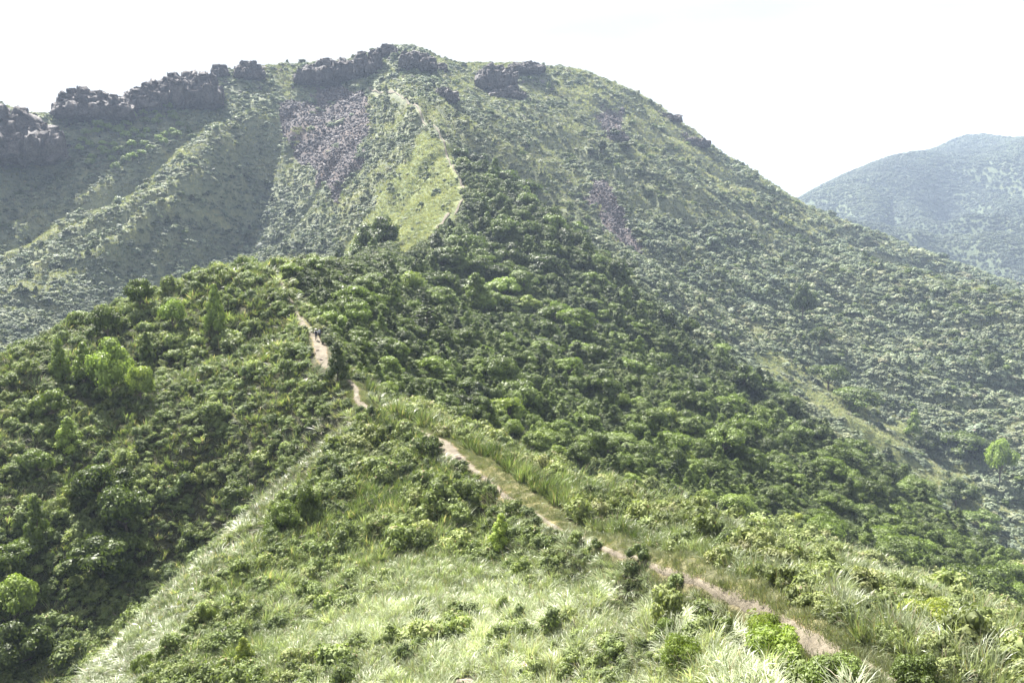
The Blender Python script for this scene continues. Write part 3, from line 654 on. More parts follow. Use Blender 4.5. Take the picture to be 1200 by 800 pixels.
# ------------------------------------------------------------------ near ground cover
HEROX, HEROY, HEROR = [], [], []     # spots kept free for the shrubs placed one by one
def finish(x, y):
    z = ground(x, y); px, py = proj(x, y, z); r = np.hypot(x, y); return z, np.nan_to_num(px, nan=-9e3), np.nan_to_num(py, nan=-9e3), r
x, y, r = cand(0, 19, 215, (.40, .0082)); z, px, py, r = finish(x, y)
k = (py < 900) & (px > -60) & (px < 1260); x, y, z, px, py, r = x[k], y[k], z[k], px[k], py[k], r[k]
td, ts, tp = trail_dist(x, y); ti = tp / 12
sd = trail_dist(x, y, SPUR)[0]; sd = np.maximum(sd + 1.6 * noise(x / 5, y / 5, 31) + 1.2 * noise(x / 1.8, y / 1.8, 32), 0)
vrp = np.interp(ti, [0, 3, 4.5, 5.5, 9, 10, 10.6, 11.5, 13], [.45, .45, .9, 1.6, 1.8, 2.1, 2.0, .7, .45])
hwp = np.interp(ti, [0, 2, 4, 5, 9, 9.7, 10.6, 11.2, 12, 16, 18, 19, 24], [.30, .30, .17, .13, .24, .8, 1.3, .6, .36, .42, .95, .6, .4])
clear = np.where(ts > 0, vrp + .5, hwp + .18) + np.interp(ti, [0, 2, 2.6, 12, 14, 16, 19.3, 19.8, 21, 23, 24], [.75, .3, .0, .0, .4, .9, .9, -.1, -.3, -.1, .2]); open_ = td > clear
for a_, b_ in ((545, 797), (617, 778), (650, 770)):
    sp_, sr_ = hit(a_, b_); open_ &= np.hypot(x - sp_.x, y - sp_.y + .35) > .75
wood = inpoly(px, py, WOOD) & (r > 103)
vis = visible(x, y, z, 1.6, .01) & (z / r > -.78)
hill = (r > 95) & (px < 420) & (sd > 5.2) & ~wood
nz1 = fbm(x / 9, y / 9, 21); nz2 = fbm(x / 3.2, y / 3.2, 22, 3); nz3 = fbm(x / 25, y / 25, 23)
# how much leafy scrub rather than silver grass grows at a spot
lower = np.clip((py - 600) / 125, 0, 1) * np.clip((px - 190) / 260, 0, 1) * (ts <= 0)
pleaf = np.where(hill, .38 + .25 * np.clip((py - 520) / 150, 0, 1), np.where(ts > 0, np.where(td > 5, .34, .06), .30 - .32 * lower)) + nz1 * (.75 - .2 * lower)
pleaf = np.where(sd < 5.2, -.5 + nz1 * .3, pleaf); pleaf = np.where((ts <= 0) & (td < 1.6), .1, pleaf)
pleaf = np.where((px < 420) & (py > 500) & (py < 660) & (sd > 3) & (r < 95), pleaf + .22, pleaf)
rnd = RNG.random(len(x)); leafy = open_ & vis & ~wood & (rnd < pleaf)
sp = np.maximum(.40, .0082 * r)
m = leafy
tone = .52 + .24 * nz1 + .18 * nz2 + RNG.normal(size=len(x)) * .10 + np.where(ts > 0, .15, 0) - np.where(hill, .05, 0)
lum = 1.0 + .25 * nz3 + np.where(ts > 0, .15, 0) + .25 * lower + .18 * hill + .12 * (ts <= 0)
scl = (sp * 1.2 + .22 + np.where(hill, .0, 0)) * np.where(hill, .70, 1) * np.exp(RNG.normal(size=len(x)) * .3) * (1 + .25 * nz2)
far_ = m & (r > 84)
nearm = m & (r <= 84)
for nm, mm, pr in (('leafy_scrub', nearm, BUSH_FINE), ('hillside_scrub', far_, BUSH_FINE)):
    inst_object(nm, pr, x[mm], y[mm], z[mm], scl[mm] * np.where(nearm[mm], .9, 1), RNG.integers(0, len(pr), mm.sum()), tone[mm], lum[mm], tilt=.25, scz=scl[mm] * RNG.uniform(.7, 1.3, mm.sum()),
        label='low leafy green scrub covering the slopes of the near ridge' if nm == 'leafy_scrub' else 'dense mixed green scrub covering the knoll behind the trail', cat='scrub')
m = open_ & vis & ~wood & ~leafy & (r < 215)
short = np.clip((td - np.where(ts > 0, 0, hwp)) / 2.5, .45, 1); short = np.where(ts > 0, np.where(td < clear + 1.6, 1.4, 1.1), short); short = np.where(hill, .62, short); short = np.where((ts <= 0) & (ti > 10.9) & (ti < 13.2) & (td < 2.5), 1.2, short); short = np.where(sd < 5.2, .45, short)
silver = np.clip(.40 + .10 * hill + .46 * lower + .2 * nz2 + .25 * nz1 + np.where(ts > 0, np.clip((px - 700) / 900, 0, .3), 0), 0, 1)  # paler downslope, painting the glossy sheen into the blade tone
silver = np.where(sd < 5.2, .66 + .1 * nz2, silver)
gs = (sp * 1.05 + .32) * np.exp(np.clip(RNG.normal(size=len(x)) * .26, -.5, .35)) * (1 + .28 * nz2)
rot = RNG.normal(size=len(x)) * .9 + .35 + nz1 * 1.6 + nz2
for nm, mm, pr, lab in (('silver_grass', m & (r <= 60), MISC, 'tall pale silvery green grass with arching blades on the foreground slope'), ('ridge_grass', m & (r > 60), MISC_FAR, 'tall pale green grass on the spur and along the trail')):
    inst_object(nm, pr, x[mm], y[mm], z[mm] - .05, gs[mm] * 1.05, RNG.integers(0, len(pr), mm.sum()), silver[mm], ((.92 + .2 * nz3 + .4 * nz2) * (1 + .32 * lower))[mm], rot=rot[mm], tilt=.30, scz=gs[mm] * (short * RNG.uniform(.85, 1.15, len(x)))[mm], label=lab, cat='grass')  # lower blades also brightened in colour for their sheen
# short turf on the cleared verge and thinly everywhere along the path
n = 26000; i = RNG.integers(0, len(TPS) - 1, n); t = RNG.random(n)[:, None]; bp_ = TPS[i] * (1 - t) + TPS[i+1] * t; dd = TPS[i+1] - TPS[i]; dd /= np.linalg.norm(dd, axis=1, keepdims=True)
off = RNG.uniform(-1.4, 3.2, n); xx = bp_[:, 0] + dd[:, 1] * off; yy = bp_[:, 1] - dd[:, 0] * off; tdd, tss, tpp = trail_dist(xx, yy)
hh = np.interp(tpp / 12, [0, 2, 4, 5, 9, 9.7, 10.6, 11.2, 12, 16, 18, 19, 24], [.30, .30, .17, .13, .24, .8, 1.3, .6, .36, .42, .95, .6, .4])
mm = (tdd > hh * .85) & (np.hypot(xx, yy) < 112) & (RNG.random(n) < .5 + .5 * noise(xx / 1.3, yy / 1.3, 77)); xx, yy = xx[mm], yy[mm]
inst_object('short_turf', TURF, xx, yy, ground(xx, yy), RNG.uniform(.6, 1.3, len(xx)), RNG.integers(0, 3, len(xx)), np.clip(.45 + .35 * noise(xx / 2, yy / 2, 78), 0, 1), np.full(len(xx), .95), label='short trampled grass on the cleared verge beside the trail', cat='grass')

# ------------------------------------------------------------------ mountain ground cover
def zmask(px, py, polys):
    mk = np.zeros(px.shape, bool)
    for p in polys: mk |= inpoly(px, py, p)
    return mk
x, y, r = cand(0, 185, 1150, (.8, .0034)); z, px, py, r = finish(x, y)
k = (px > -40) & (px < 1240) & visible(x, y, z, 2.2, .014); k[k] = trail_dist(x[k], y[k], RIDGE)[0] > 1.9
x, y, z, px, py, r = x[k], y[k], z[k], px[k], py[k], r[k]
wood = inpoly(px, py, WOOD) & (r < 500); scr = zmask(px, py, SCREE) & (r > 400) & (fbm(x / 22, y / 22, 91) > -.42); pale = (inpoly(px, py, PALE) & (r < 520)) | (inpoly(px, py, LSPUR) & (r > 330) & (r < 480) & (fbm(x / 12, y / 12, 57) > -.35)) | (zmask(px, py, CRESTL) & (r > 400) & (fbm(x / 15, y / 15, 58) > -.2)); rocky = zmask(px, py, ROCKY) & (r > 550); shadev = inpoly(px, py, SHADEV)
n1 = fbm(x / 60, y / 60, 51); n2 = fbm(x / 18, y / 18, 52, 3); n3 = fbm(x / 150, y / 150, 53)
left = px < 505
grassy = (pale & (RNG.random(len(x)) < .93 + .3 * n2)) | (RNG.random(len(x)) < np.clip(np.where(left, .30 + .9 * n1 + .5 * n2, np.clip((420 - py) / 400, .15, .5) + .8 * n1 + .6 * n2) - .35 * shadev, .03, .9))
sp = .0034 * r
m = ~wood & ~scr & ~grassy & (RNG.random(len(x)) < np.where(rocky, .6, .92))
tone = .55 + .2 * n1 + .15 * n2 + RNG.normal(size=len(x)) * .16 - .15 * shadev  # last term paints the valley's shade into the leaf tone
s_ = sp * np.exp(RNG.normal(size=len(x)) * .3) * np.where((px > 505) & (py > 260), 1.15 + .25 * n2, .80)
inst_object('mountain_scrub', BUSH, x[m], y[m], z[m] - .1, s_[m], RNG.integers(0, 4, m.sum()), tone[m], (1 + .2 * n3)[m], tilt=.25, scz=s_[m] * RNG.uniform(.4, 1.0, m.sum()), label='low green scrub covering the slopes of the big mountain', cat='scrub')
m = ~wood & ~scr & grassy & (RNG.random(len(x)) < .9)
inst_object('mountain_grass', TURF_FAR, x[m], y[m], z[m] - .1, sp[m] * 1.15, RNG.integers(0, 3, m.sum()), np.clip(.5 + .3 * n2 + .2 * pale, 0, 1)[m], (np.where(pale, 1.1, .95) * (1 + .25 * n2))[m], label='short pale grass on the spurs of the big mountain', cat='grass')
# boulder fields
x, y, r = cand(0, 420, 860, (.5, .0026)); z, px, py, r = finish(x, y)
m = (zmask(px, py, SCREE) & (RNG.random(len(x)) < np.clip(.85 + 1.3 * fbm(x / 22, y / 22, 91), 0, 1))) | (zmask(px, py, ROCKY) & (fbm(x / 10, y / 10, 92) > .25) & (RNG.random(len(x)) < .5) & (r > 600))
m &= visible(x, y, z, 2, .004)
s_ = .0026 * r * np.exp(RNG.normal(size=len(x)) * .35) * .62
inst_object('scree', BOULD, x[m], y[m], z[m], s_[m], RNG.integers(0, 5, m.sum()), s_[m] * 0 + .5, s_[m] * 0 + 1, tilt=1.0, label='fields of loose grey boulders below the summit cliffs', cat='boulders')
# far mountain
x, y, r = cand(0, 1350, 3050, (4, .0032)); z, px, py, r = finish(x, y); m = (px > 880) & (px < 1240) & visible(x, y, z, 6, .02); x, y, z, r = x[m], y[m], z[m], r[m]
n1 = fbm(x / 220, y / 220, 61); m = RNG.random(len(x)) < .9; s_ = .0032 * r * RNG.uniform(.5, 1.1, len(x))
inst_object('distant_scrub', BUSH, x[m], y[m], z[m] - .5, s_[m], RNG.integers(0, 4, m.sum()), (.12 + .45 * n1 + RNG.normal(size=len(x)) * .1)[m], np.full(m.sum(), .8), scz=s_[m] * .8, label='green scrub covering the distant mountain on the right', cat='scrub')

# ------------------------------------------------------------------ trees and shrubs as things
def plant(kind, pos, width, height, tone, lum, name, label, cat, group=None, var=None, rz=None):
    pr = TREE[kind][(random.randrange(len(TREE[kind])) if var is None else var) % len(TREE[kind])]
    root = bpy.data.objects.new(name, None); root.empty_display_size = .3; link(root); root.location = pos; root.rotation_euler = (0, 0, random.uniform(0, 6.283) if rz is None else rz)
    root.scale = (width / (2 * pr[3]), width / (2 * pr[3]), height / pr[2]); tag(root, label, cat, group)
    for nm, md in (('crown', pr[0]), ('trunk', pr[1])):
        o = bpy.data.objects.new(nm, md); link(o, root); o['tone'] = float(tone); o['lum'] = float(lum)
    return root
# (picture x, y of the middle, width px, height px, shape, tone, brightness, label)
HERO = [
 (587,624,38,46,'pointed',.85,1.25,'small bright green pointed tree alone on the slope left of the trail','tree'),
 (592,711,22,26,'shrub',.75,1.0,'small green shrub low on the slope below the pointed bright tree','shrub'),
 (783,738,40,40,'shrub',.48,1.0,'dark olive shrub standing in pale silver grass above a leafier one','shrub'),
 (796,770,56,46,'spread',.72,1.1,'leafy mid green shrub in silver grass just below the olive shrub','shrub'),
 (851,733,26,30,'shrub',.42,.95,'small dark shrub in silver grass left of the trail-side bushes','shrub'),
 (897,741,48,44,'spread',.80,1.15,'bright yellow-green bush at the edge of the bare trail','shrub'),
 (917,765,86,54,'spread',.74,1.1,'wide bright green bush between the trail and the dark round bush','shrub'),
 (986,785,80,52,'shrub',.50,1.0,'big dense dark green bush at the bottom edge beside the trail','shrub'),
 (1090,729,58,40,'spread',1.0,1.15,'low spreading lime-yellow shrub right of the trail','shrub'),
 (1076,785,60,46,'shrub',.42,1.0,'dark green bush right of the trail at the bottom edge','shrub'),
 (1148,692,80,40,'spread',.42,1.0,'wide dark spreading bush near the right edge behind the grass','shrub'),
 (858,592,56,28,'shrub',.66,.9,'wide dark green round bush on the grassy crest above the trail','shrub'),
 (933,608,22,22,'shrub',1.0,1.1,'small lime bush on the crest beside the wide dark round bush','shrub'),
 (964,622,50,28,'spread',.52,.9,'dark low wide bush on the crest right of the lime bush','shrub'),
 (1100,652,38,30,'shrub',.40,.9,'dark rounded bush on the crest at the wood edge','shrub'),
 (1040,640,70,30,'spread',.45,.9,'long dark bush on the crest left of the dark rounded bush','shrub'),
 (860,632,44,34,'shrub',.30,1.1,'bluish green shrub in the grass right of the trail','shrub'),
 (287,768,32,38,'pointed',.92,1.1,'lone yellow-green shrub low on the left slope','shrub'),
 (243,722,26,34,'shrub',.78,.9,'olive green shrub on the lower left slope above the lone yellow-green shrub','shrub'),
 (170,775,30,26,'shrub',.75,.9,'small green shrub at the foot of the spur near the bottom edge','shrub'),
 (365,590,40,44,'shrub',.55,.7,'dark green bush in the hollow right of the spur crest','shrub'),
 (335,610,46,40,'shrub',.60,.75,'dark wide bush left of the hollow bush on the slope','shrub'),
 (720,520,60,24,'flat',.62,.8,'dark flat-topped bush behind the crest above the trail','tree'),
 (636,512,50,20,'flat',.68,.75,'dark low bush on the crest behind the bare patch of trail','tree'),
 (500,372,44,46,'conifer',.12,.7,'dark feathery conifer alone among the rounder trees of the wood','tree'),
 (385,375,32,32,'round',.38,1.15,'round pale green tree at the wood edge right of the hikers','tree'),
 (420,376,40,38,'round',.46,1.0,'round wide tree next to the pale green one above the trail','tree'),
 (447,384,22,28,'tall',.28,1.3,'small pale grey-green pointed tree in the gap of the wood','tree'),
 (396,428,34,46,'tall',.25,.75,'dark bushy tree right of the trail below the hikers','tree'),
 (478,335,44,30,'round',.78,1.05,'yellow-green wide tree in the upper part of the near wood','tree'),
 (635,318,56,34,'round',.10,.8,'large dark spreading tree high on the wooded flank','tree'),
 (590,342,44,30,'round',.62,1.1,'large light green tree left below the dark spreading tree','tree'),
 (540,478,40,30,'round',.20,.7,'dark dense tree at the near edge of the wood','tree'),
 (133,442,52,60,'round',.70,1.1,'tallest bright green tree on the left hillside','tree'),
 (166,456,34,44,'round',.82,1.2,'bright lime green tree right of the tallest hillside tree','tree'),
 (101,430,36,42,'tall',.66,1.0,'green pointed tree left of the tallest hillside tree','tree'),
 (72,425,24,42,'tall',.60,.95,'narrow green tree leftmost of the hillside row','tree'),
 (82,512,34,36,'tall',.76,1.1,'bright tiered green tree below the hillside row','tree'),
 (62,480,36,34,'round',.66,1.0,'green round tree above the bright tiered tree','tree'),
 (44,547,34,30,'round',.55,1.15,'pale round tree low on the left hillside','tree'),
 (46,616,34,56,'tall',.52,1.0,'narrow fresh green tree in the dark left valley','tree'),
 (122,655,76,56,'flat',.28,.85,'broad dark layered tree in the left valley','tree'),
 (150,605,60,62,'round',.22,.85,'large dark grey-green tree on the valley side left of the spur','tree'),
 (120,568,60,50,'flat',.24,.8,'dark flat-topped tree above the large grey-green tree','tree'),
 (18,712,56,60,'round',.72,.8,'yellowish green round tree at the left edge near the bottom','tree'),
 (22,768,64,56,'round',.30,.6,'very dark tree at the left edge below the yellowish one','tree'),
 (15,655,50,40,'flat',.45,.7,'dark flat tree at the left edge above the yellowish one','tree'),
 (95,575,34,20,'flat',.85,.95,'small yellow-green flat bush in the left valley','shrub'),
 (68,592,28,20,'shrub',.85,.95,'small bright bush left of the narrow valley tree','shrub'),
 (254,368,30,54,'tall',.68,1.0,'slender light green tree below the knoll skyline','tree'),
 (203,375,30,38,'round',.66,1.0,'rounded green tree left of the slender light tree','tree'),
 (173,412,20,34,'tall',.40,.85,'small dark narrow tree above the lime green tree','tree'),
 (128,385,34,40,'round',.38,.85,'dark green tree near the left skyline','tree'),
 (165,350,34,34,'round',.42,.85,'dark tree on the skyline left of the knoll','tree'),
 (118,364,20,14,'shrub',.95,.9,'small orange-tinged bush on the left skyline','shrub'),
 (100,372,26,14,'shrub',.62,.9,'low green bush on the skyline left of the orange-tinged one','shrub'),
 (205,322,26,14,'shrub',.55,.95,'low dark bush on the skyline below the knoll top','shrub'),
 (340,318,30,20,'flat',.70,.9,'flat yellow-green tree on top of the knoll right of the trail','tree'),
 (368,314,34,20,'round',.58,.85,'dark green tree on the knoll skyline','tree'),
 (940,360,30,40,'round',.20,.8,'tall dark green tree standing out on the right mountainside','tree'),
 (1070,500,22,32,'tall',.62,1.2,'bright green narrow tree in the right valley','tree'),
 (1171,548,34,50,'round',.66,1.3,'big bright green tree near the right edge in the valley','tree'),
 (1085,520,32,24,'round',.15,.7,'dark tree just right of the bright narrow valley tree','tree'),
 (1130,525,56,30,'flat',.22,.75,'wide dark green tree between the two bright valley trees','tree'),
 (1120,580,40,28,'round',.35,.85,'olive green tree below the wide dark valley tree','tree'),
 (1150,612,40,24,'flat',.45,1.0,'flat pale green tree on the light grassy spur','tree'),
 (1165,430,18,22,'round',.15,.75,'small dark tree high on the right mountainside near the edge','tree'),
 (960,400,26,26,'round',.15,.8,'dark round tree on the right slope below the tall dark one','tree'),
 (1005,470,50,30,'flat',.40,.9,'olive green spreading tree in the right stream valley','tree'),
 (970,445,44,30,'round',.45,.95,'broad mid green tree upstream of the spreading olive tree','tree'),
 (705,174,14,15,'round',.10,.8,'lone dark tree high on the bare face right of the ridge','tree'),
 (692,181,10,11,'round',.12,.8,'smaller dark tree next to the lone dark one high up','tree'),
 (616,172,12,9,'round',.15,.8,'small dark tree high up left of the lone dark pair','tree'),
 (720,158,14,10,'round',.10,.8,'dark tree growing at the foot of the high rocky patch','tree'),
 (735,172,22,11,'flat',.15,.85,'dark wide tree clump right of the lone dark tree','tree'),
]
for (hx, hy, hw_, hh_, kind, tone, lum, lab, cat) in HERO:
    pos, r = hit(hx, hy + hh_ * .42)
    if ('skyline' in lab or 'knoll' in lab) and hx < 420:
        while r > 215: hy += 1.5; pos, r = hit(hx, hy + hh_ * .42)
    wd = hw_ * r / F * 1.03; ht = hh_ * r / F * 1.08
    plant(kind, (pos.x, pos.y, pos.z - (.16 if cat == 'tree' else .06) * ht), wd, ht * 1.08, tone, lum * (1.25 if cat == 'tree' and tone > .5 else 1.08), {'conifer': 'conifer'}.get(kind, 'broadleaf_tree' if cat == 'tree' else 'shrub'), lab, cat)
    HEROX.append(pos.x); HEROY.append(pos.y); HEROR.append(wd * .45)
NT_HERO = sum(1 for h in HERO if h[8] == 'tree')
# the wood
x, y, r = cand(0, 104, 500, (1.6, .0126), np.random.default_rng(5)); z, px, py, r = finish(x, y)
sp = np.maximum(1.6, .0126 * r)
m = inpoly(px, py, WOOD) & visible(x, y, z, 4, .006); td, ts, tp = trail_dist(x, y); m &= td > 1.7 + sp * .75
for a_, b_, c_ in zip(HEROX, HEROY, HEROR): m &= np.hypot(x - a_, y - b_) > c_ * .8 + .3
x, y, z, px, py, r, sp = [v[m] for v in (x, y, z, px, py, r, sp)]
n1 = fbm(x / 26, y / 26, 71); n2 = fbm(x / 9, y / 9, 72)
big = np.exp(RNG.normal(size=len(x)) * .34) * (1 + .35 * np.clip(n1, -1, 1)); wd = sp * 1.5 * big; ht = wd * RNG.uniform(.62, .95, len(x)) + .4
EDGE = np.array([[r_ * math.sin(unproj(a_, b_)[0]), r_ * math.cos(unproj(a_, b_)[0])] for a_, b_, r_ in [(650,252,410),(700,292,385),(750,330,368),(800,368,352),(850,403,342),(900,438,332),(950,472,322),(1000,505,312),(1050,542,300),(1100,578,288),(1150,616,276),(1200,655,262),(1330,740,235)]])
ed_ = np.clip(.45 + trail_dist(x, y, EDGE)[0] / 45, .45, 1); wd = wd * (.4 + .6 * ed_); ht = ht * ed_
cd_ = trail_dist(x, y, CREST)[0]; ksh = np.clip(.5 + cd_ / 24, .5, 1); wd = wd * ksh; ht = ht * ksh * np.clip(.6 + cd_ / 40, .6, 1)
tone = np.clip(.40 - .16 * np.clip((r - 150) / 200, 0, 1) + .16 * n1 + .15 * n2 + RNG.normal(size=len(x)) * .13 + .18 * (r < 135), .02, 1)
lum = 1.0 + .22 * n2; knd = RNG.integers(0, 12, len(x))
order = np.argsort(-(wd / r) * (1 + .0 * px)); nind = 300 - NT_HERO - 46
inframe = (px > -10) & (px < 1210); ind = [i for i in order if inframe[i]][:nind]; ind = set(int(i) for i in ind)
KN = {0: 'flat', 1: 'flat', 2: 'flat', 3: 'flat', 4: 'tall'}
def wood_label(i):
    t = tone[i]; c = 'dark green' if t < .3 else ('mid green' if t < .5 else ('light green' if t < .66 else 'yellow-green'))
    k = KN.get(int(knd[i]), 'round'); s = {'flat': 'flat-topped', 'round': 'rounded', 'tall': 'upright'}[k]
    wh = 'in the wood close behind the near crest' if r[i] < 150 else ('in the middle of the wooded flank' if r[i] < 260 else 'on the outer edge of the wooded flank')
    return f'{c} {s} broadleaf tree {wh}', f'{c} {s} trees {wh}'
LAND = [(500,372,'the dark feathery conifer'),(635,318,'the large dark spreading tree'),(478,335,'the yellow-green wide tree'),(590,342,'the large light green tree'),(858,592,'the wide dark crest bush'),(964,622,'the low crest bush'),
  (1100,652,'the dark rounded crest bush'),(540,478,'the dense trailside tree'),(396,428,'the bushy trailside tree'),(420,376,'the round wide tree'),(368,314,'the knoll top'),(700,300,'the right scree foot'),(1070,500,'the bright narrow valley tree'),(1171,548,'the big bright valley tree'),(705,174,'the lone high dark tree'),(720,520,'the flat-topped crest bush'),(1148,692,'the wide right edge bush')]
WLAB = {}
for i in sorted(ind):
    t = tone[i]; c = 'dark green' if t < .3 else ('mid green' if t < .5 else ('light green' if t < .66 else 'yellow-green')); k = KN.get(int(knd[i]), 'round'); sh = {'flat': 'flat', 'round': 'round', 'tall': 'upright'}[k]
    cx_, cy_ = px[i], py[i] - ht[i] * F / r[i] * .5; wpx = wd[i] * F / r[i]; lx, ly, ln_ = min(LAND, key=lambda q_: (q_[0] - cx_) ** 2 + (q_[1] - cy_) ** 2)
    dx_, dy_ = cx_ - lx, cy_ - ly; d_ = math.hypot(dx_, dy_); v_ = 'above' if dy_ < -.42 * d_ else ('below' if dy_ > .42 * d_ else ''); h_ = 'left' if dx_ < -.42 * d_ else ('right' if dx_ > .42 * d_ else '')
    dr = (v_ + (' and ' if v_ and h_ else '') + (h_ + ' of' if h_ else '')).strip(); far = 'close ' if d_ < 45 else ('' if d_ < 110 else 'far ')
    WLAB[i] = f"{'large ' if wpx > 27 else ('small ' if wpx < 21 else '')}{c} {sh} tree {far}{dr} {ln_}"
from collections import Counter
WC = Counter(WLAB.values())
for i in sorted(ind):
    lab = WLAB[i]; grp = lab.replace(' tree ', ' trees ', 1) if WC[lab] > 1 else 'single trees of the wood on the flank'
    plant(KN.get(int(knd[i]), 'round'), (x[i], y[i], z[i] - .1 * ht[i]), wd[i], ht[i], tone[i], lum[i], 'broadleaf_tree', lab, 'tree', grp)
rest = np.array([i not in ind for i in range(len(x))])
WP = [t[0] for t in TREE['round']] + [t[0] for t in TREE['flat']] + [t[0] for t in TREE['tall']]
def wpick(kn, rng):
    return np.where(kn < 4, 5 + kn, np.where(kn == 4, 9 + rng.integers(0, 3, len(kn)), rng.integers(0, 5, len(kn))))
scw = wd / 6
inst_object('wood', WP, x[rest], y[rest], z[rest] - .1 * ht[rest], scw[rest], wpick(knd, RNG)[rest], tone[rest], lum[rest], scz=(ht / 5)[rest], tilt=.08, label='dense broadleaf wood covering the right flank of the ridge', cat='wood')
# undergrowth between the trees
x, y, r = cand(0, 104, 500, (.9, .0070)); z, px, py, r = finish(x, y); td = trail_dist(x, y)[0]; m = inpoly(px, py, WOOD) & visible(x, y, z, 2, .006) & (td > 1.3)
x, y, z, r = x[m], y[m], z[m], r[m]; n1 = fbm(x / 20, y / 20, 74); s_ = .0070 * r * RNG.uniform(.8, 1.5, len(x)) + .2
inst_object('undergrowth', BUSH_FINE, x, y, z, s_, RNG.integers(0, 5, len(x)), .35 + .25 * n1 + RNG.normal(size=len(x)) * .12, np.full(len(x), .9), tilt=.2, label='leafy undergrowth between the trees of the wood', cat='undergrowth')
# trees dotted over the big mountain
x, y, r = cand(0, 250, 800, (2.5, .0078), np.random.default_rng(8)); z, px, py, r = finish(x, y)
n1 = fbm(x / 55, y / 55, 81); n2 = fbm(x / 16, y / 16, 82, 3); wood = inpoly(px, py, WOOD) & (r < 500)
right = px > 505; dens = np.where(right, np.clip((py - 110) / 240, 0, 1) * .60 + .6 * n1 + .6 * n2 - .17, .25 * inpoly(px, py, SHADEV) + .5 * n1 + .5 * n2 - .05)
pale = (inpoly(px, py, PALE) & (r < 520)) | (inpoly(px, py, LSPUR) & (r > 330) & (r < 480) & (RNG.random(len(x)) < .85)); lightspur = (r < 460) & (px > 860) & (py > 400)
dens = np.where(lightspur, dens - .25, dens)
m = ~wood & ~pale & ~zmask(px, py, SCREE) & (RNG.random(len(x)) < dens) & visible(x, y, z, 4, .004) & (px > -30) & (px < 1230) & (r > 200)
for a_, b_, c_ in zip(HEROX, HEROY, HEROR): m &= np.hypot(x - a_, y - b_) > c_ * 1.1 + .5
x, y, z, px, py, r, n1, n2 = [v[m] for v in (x, y, z, px, py, r, n1, n2)]
s_ = .0078 * r * RNG.uniform(.6, 1.35, len(x)) * 1.05
tone = np.clip(.18 + .15 * n1 + RNG.normal(size=len(x)) * .13 + .12 * (px > 505), 0, 1); kn = RNG.integers(0, 12, len(x))
inst_object('mountain_trees', WP, x, y, z - .4, s_ / 6, wpick(kn, RNG), tone, np.full(len(x), .95), scz=s_ * RNG.uniform(.6, .95, len(x)) / 5, label='dark green trees and bushes dotted over the big mountain slopes', cat='trees')
# the pale grove below the left cliffs: one thing each
rg = random.Random(4); GX = [(212,122),(198,128),(180,135),(168,146),(150,150),(160,158),(140,160),(128,152),(115,158),(122,168),(134,174),(108,172),(98,168),(96,180),(110,188),(124,184),(142,182),(152,172),(166,166),(176,158),(186,150),(196,162),(206,158),(192,170),(178,176),(164,182),(150,192),(138,198),(104,196),(118,152),(224,124),(188,140),(202,146),(172,170),(158,188),(130,190),(146,166),(120,178),(184,164),(214,150),(104,160),(140,150),(200,136),(210,164),(168,134),(156,140)]
GC = Counter()
for gx, gy in GX:
    gl_ = f"pale green round tree in the {'upper' if gy < 148 else ('middle' if gy < 170 else 'lower')} {'left' if gx < 135 else ('centre' if gx < 175 else 'right')} part of the pale grove"
    gx += rg.uniform(-3, 3); gy += rg.uniform(-2, 2); pos, r = hit(gx, gy + 3); wd_ = rg.uniform(9, 13) * r / F
    plant('round', (pos.x, pos.y, pos.z - .5), wd_, wd_ * rg.uniform(.75, 1.0), rg.uniform(.52, .68), 1.3, 'broadleaf_tree', gl_, 'tree', gl_.replace('round tree in', 'round trees in'))

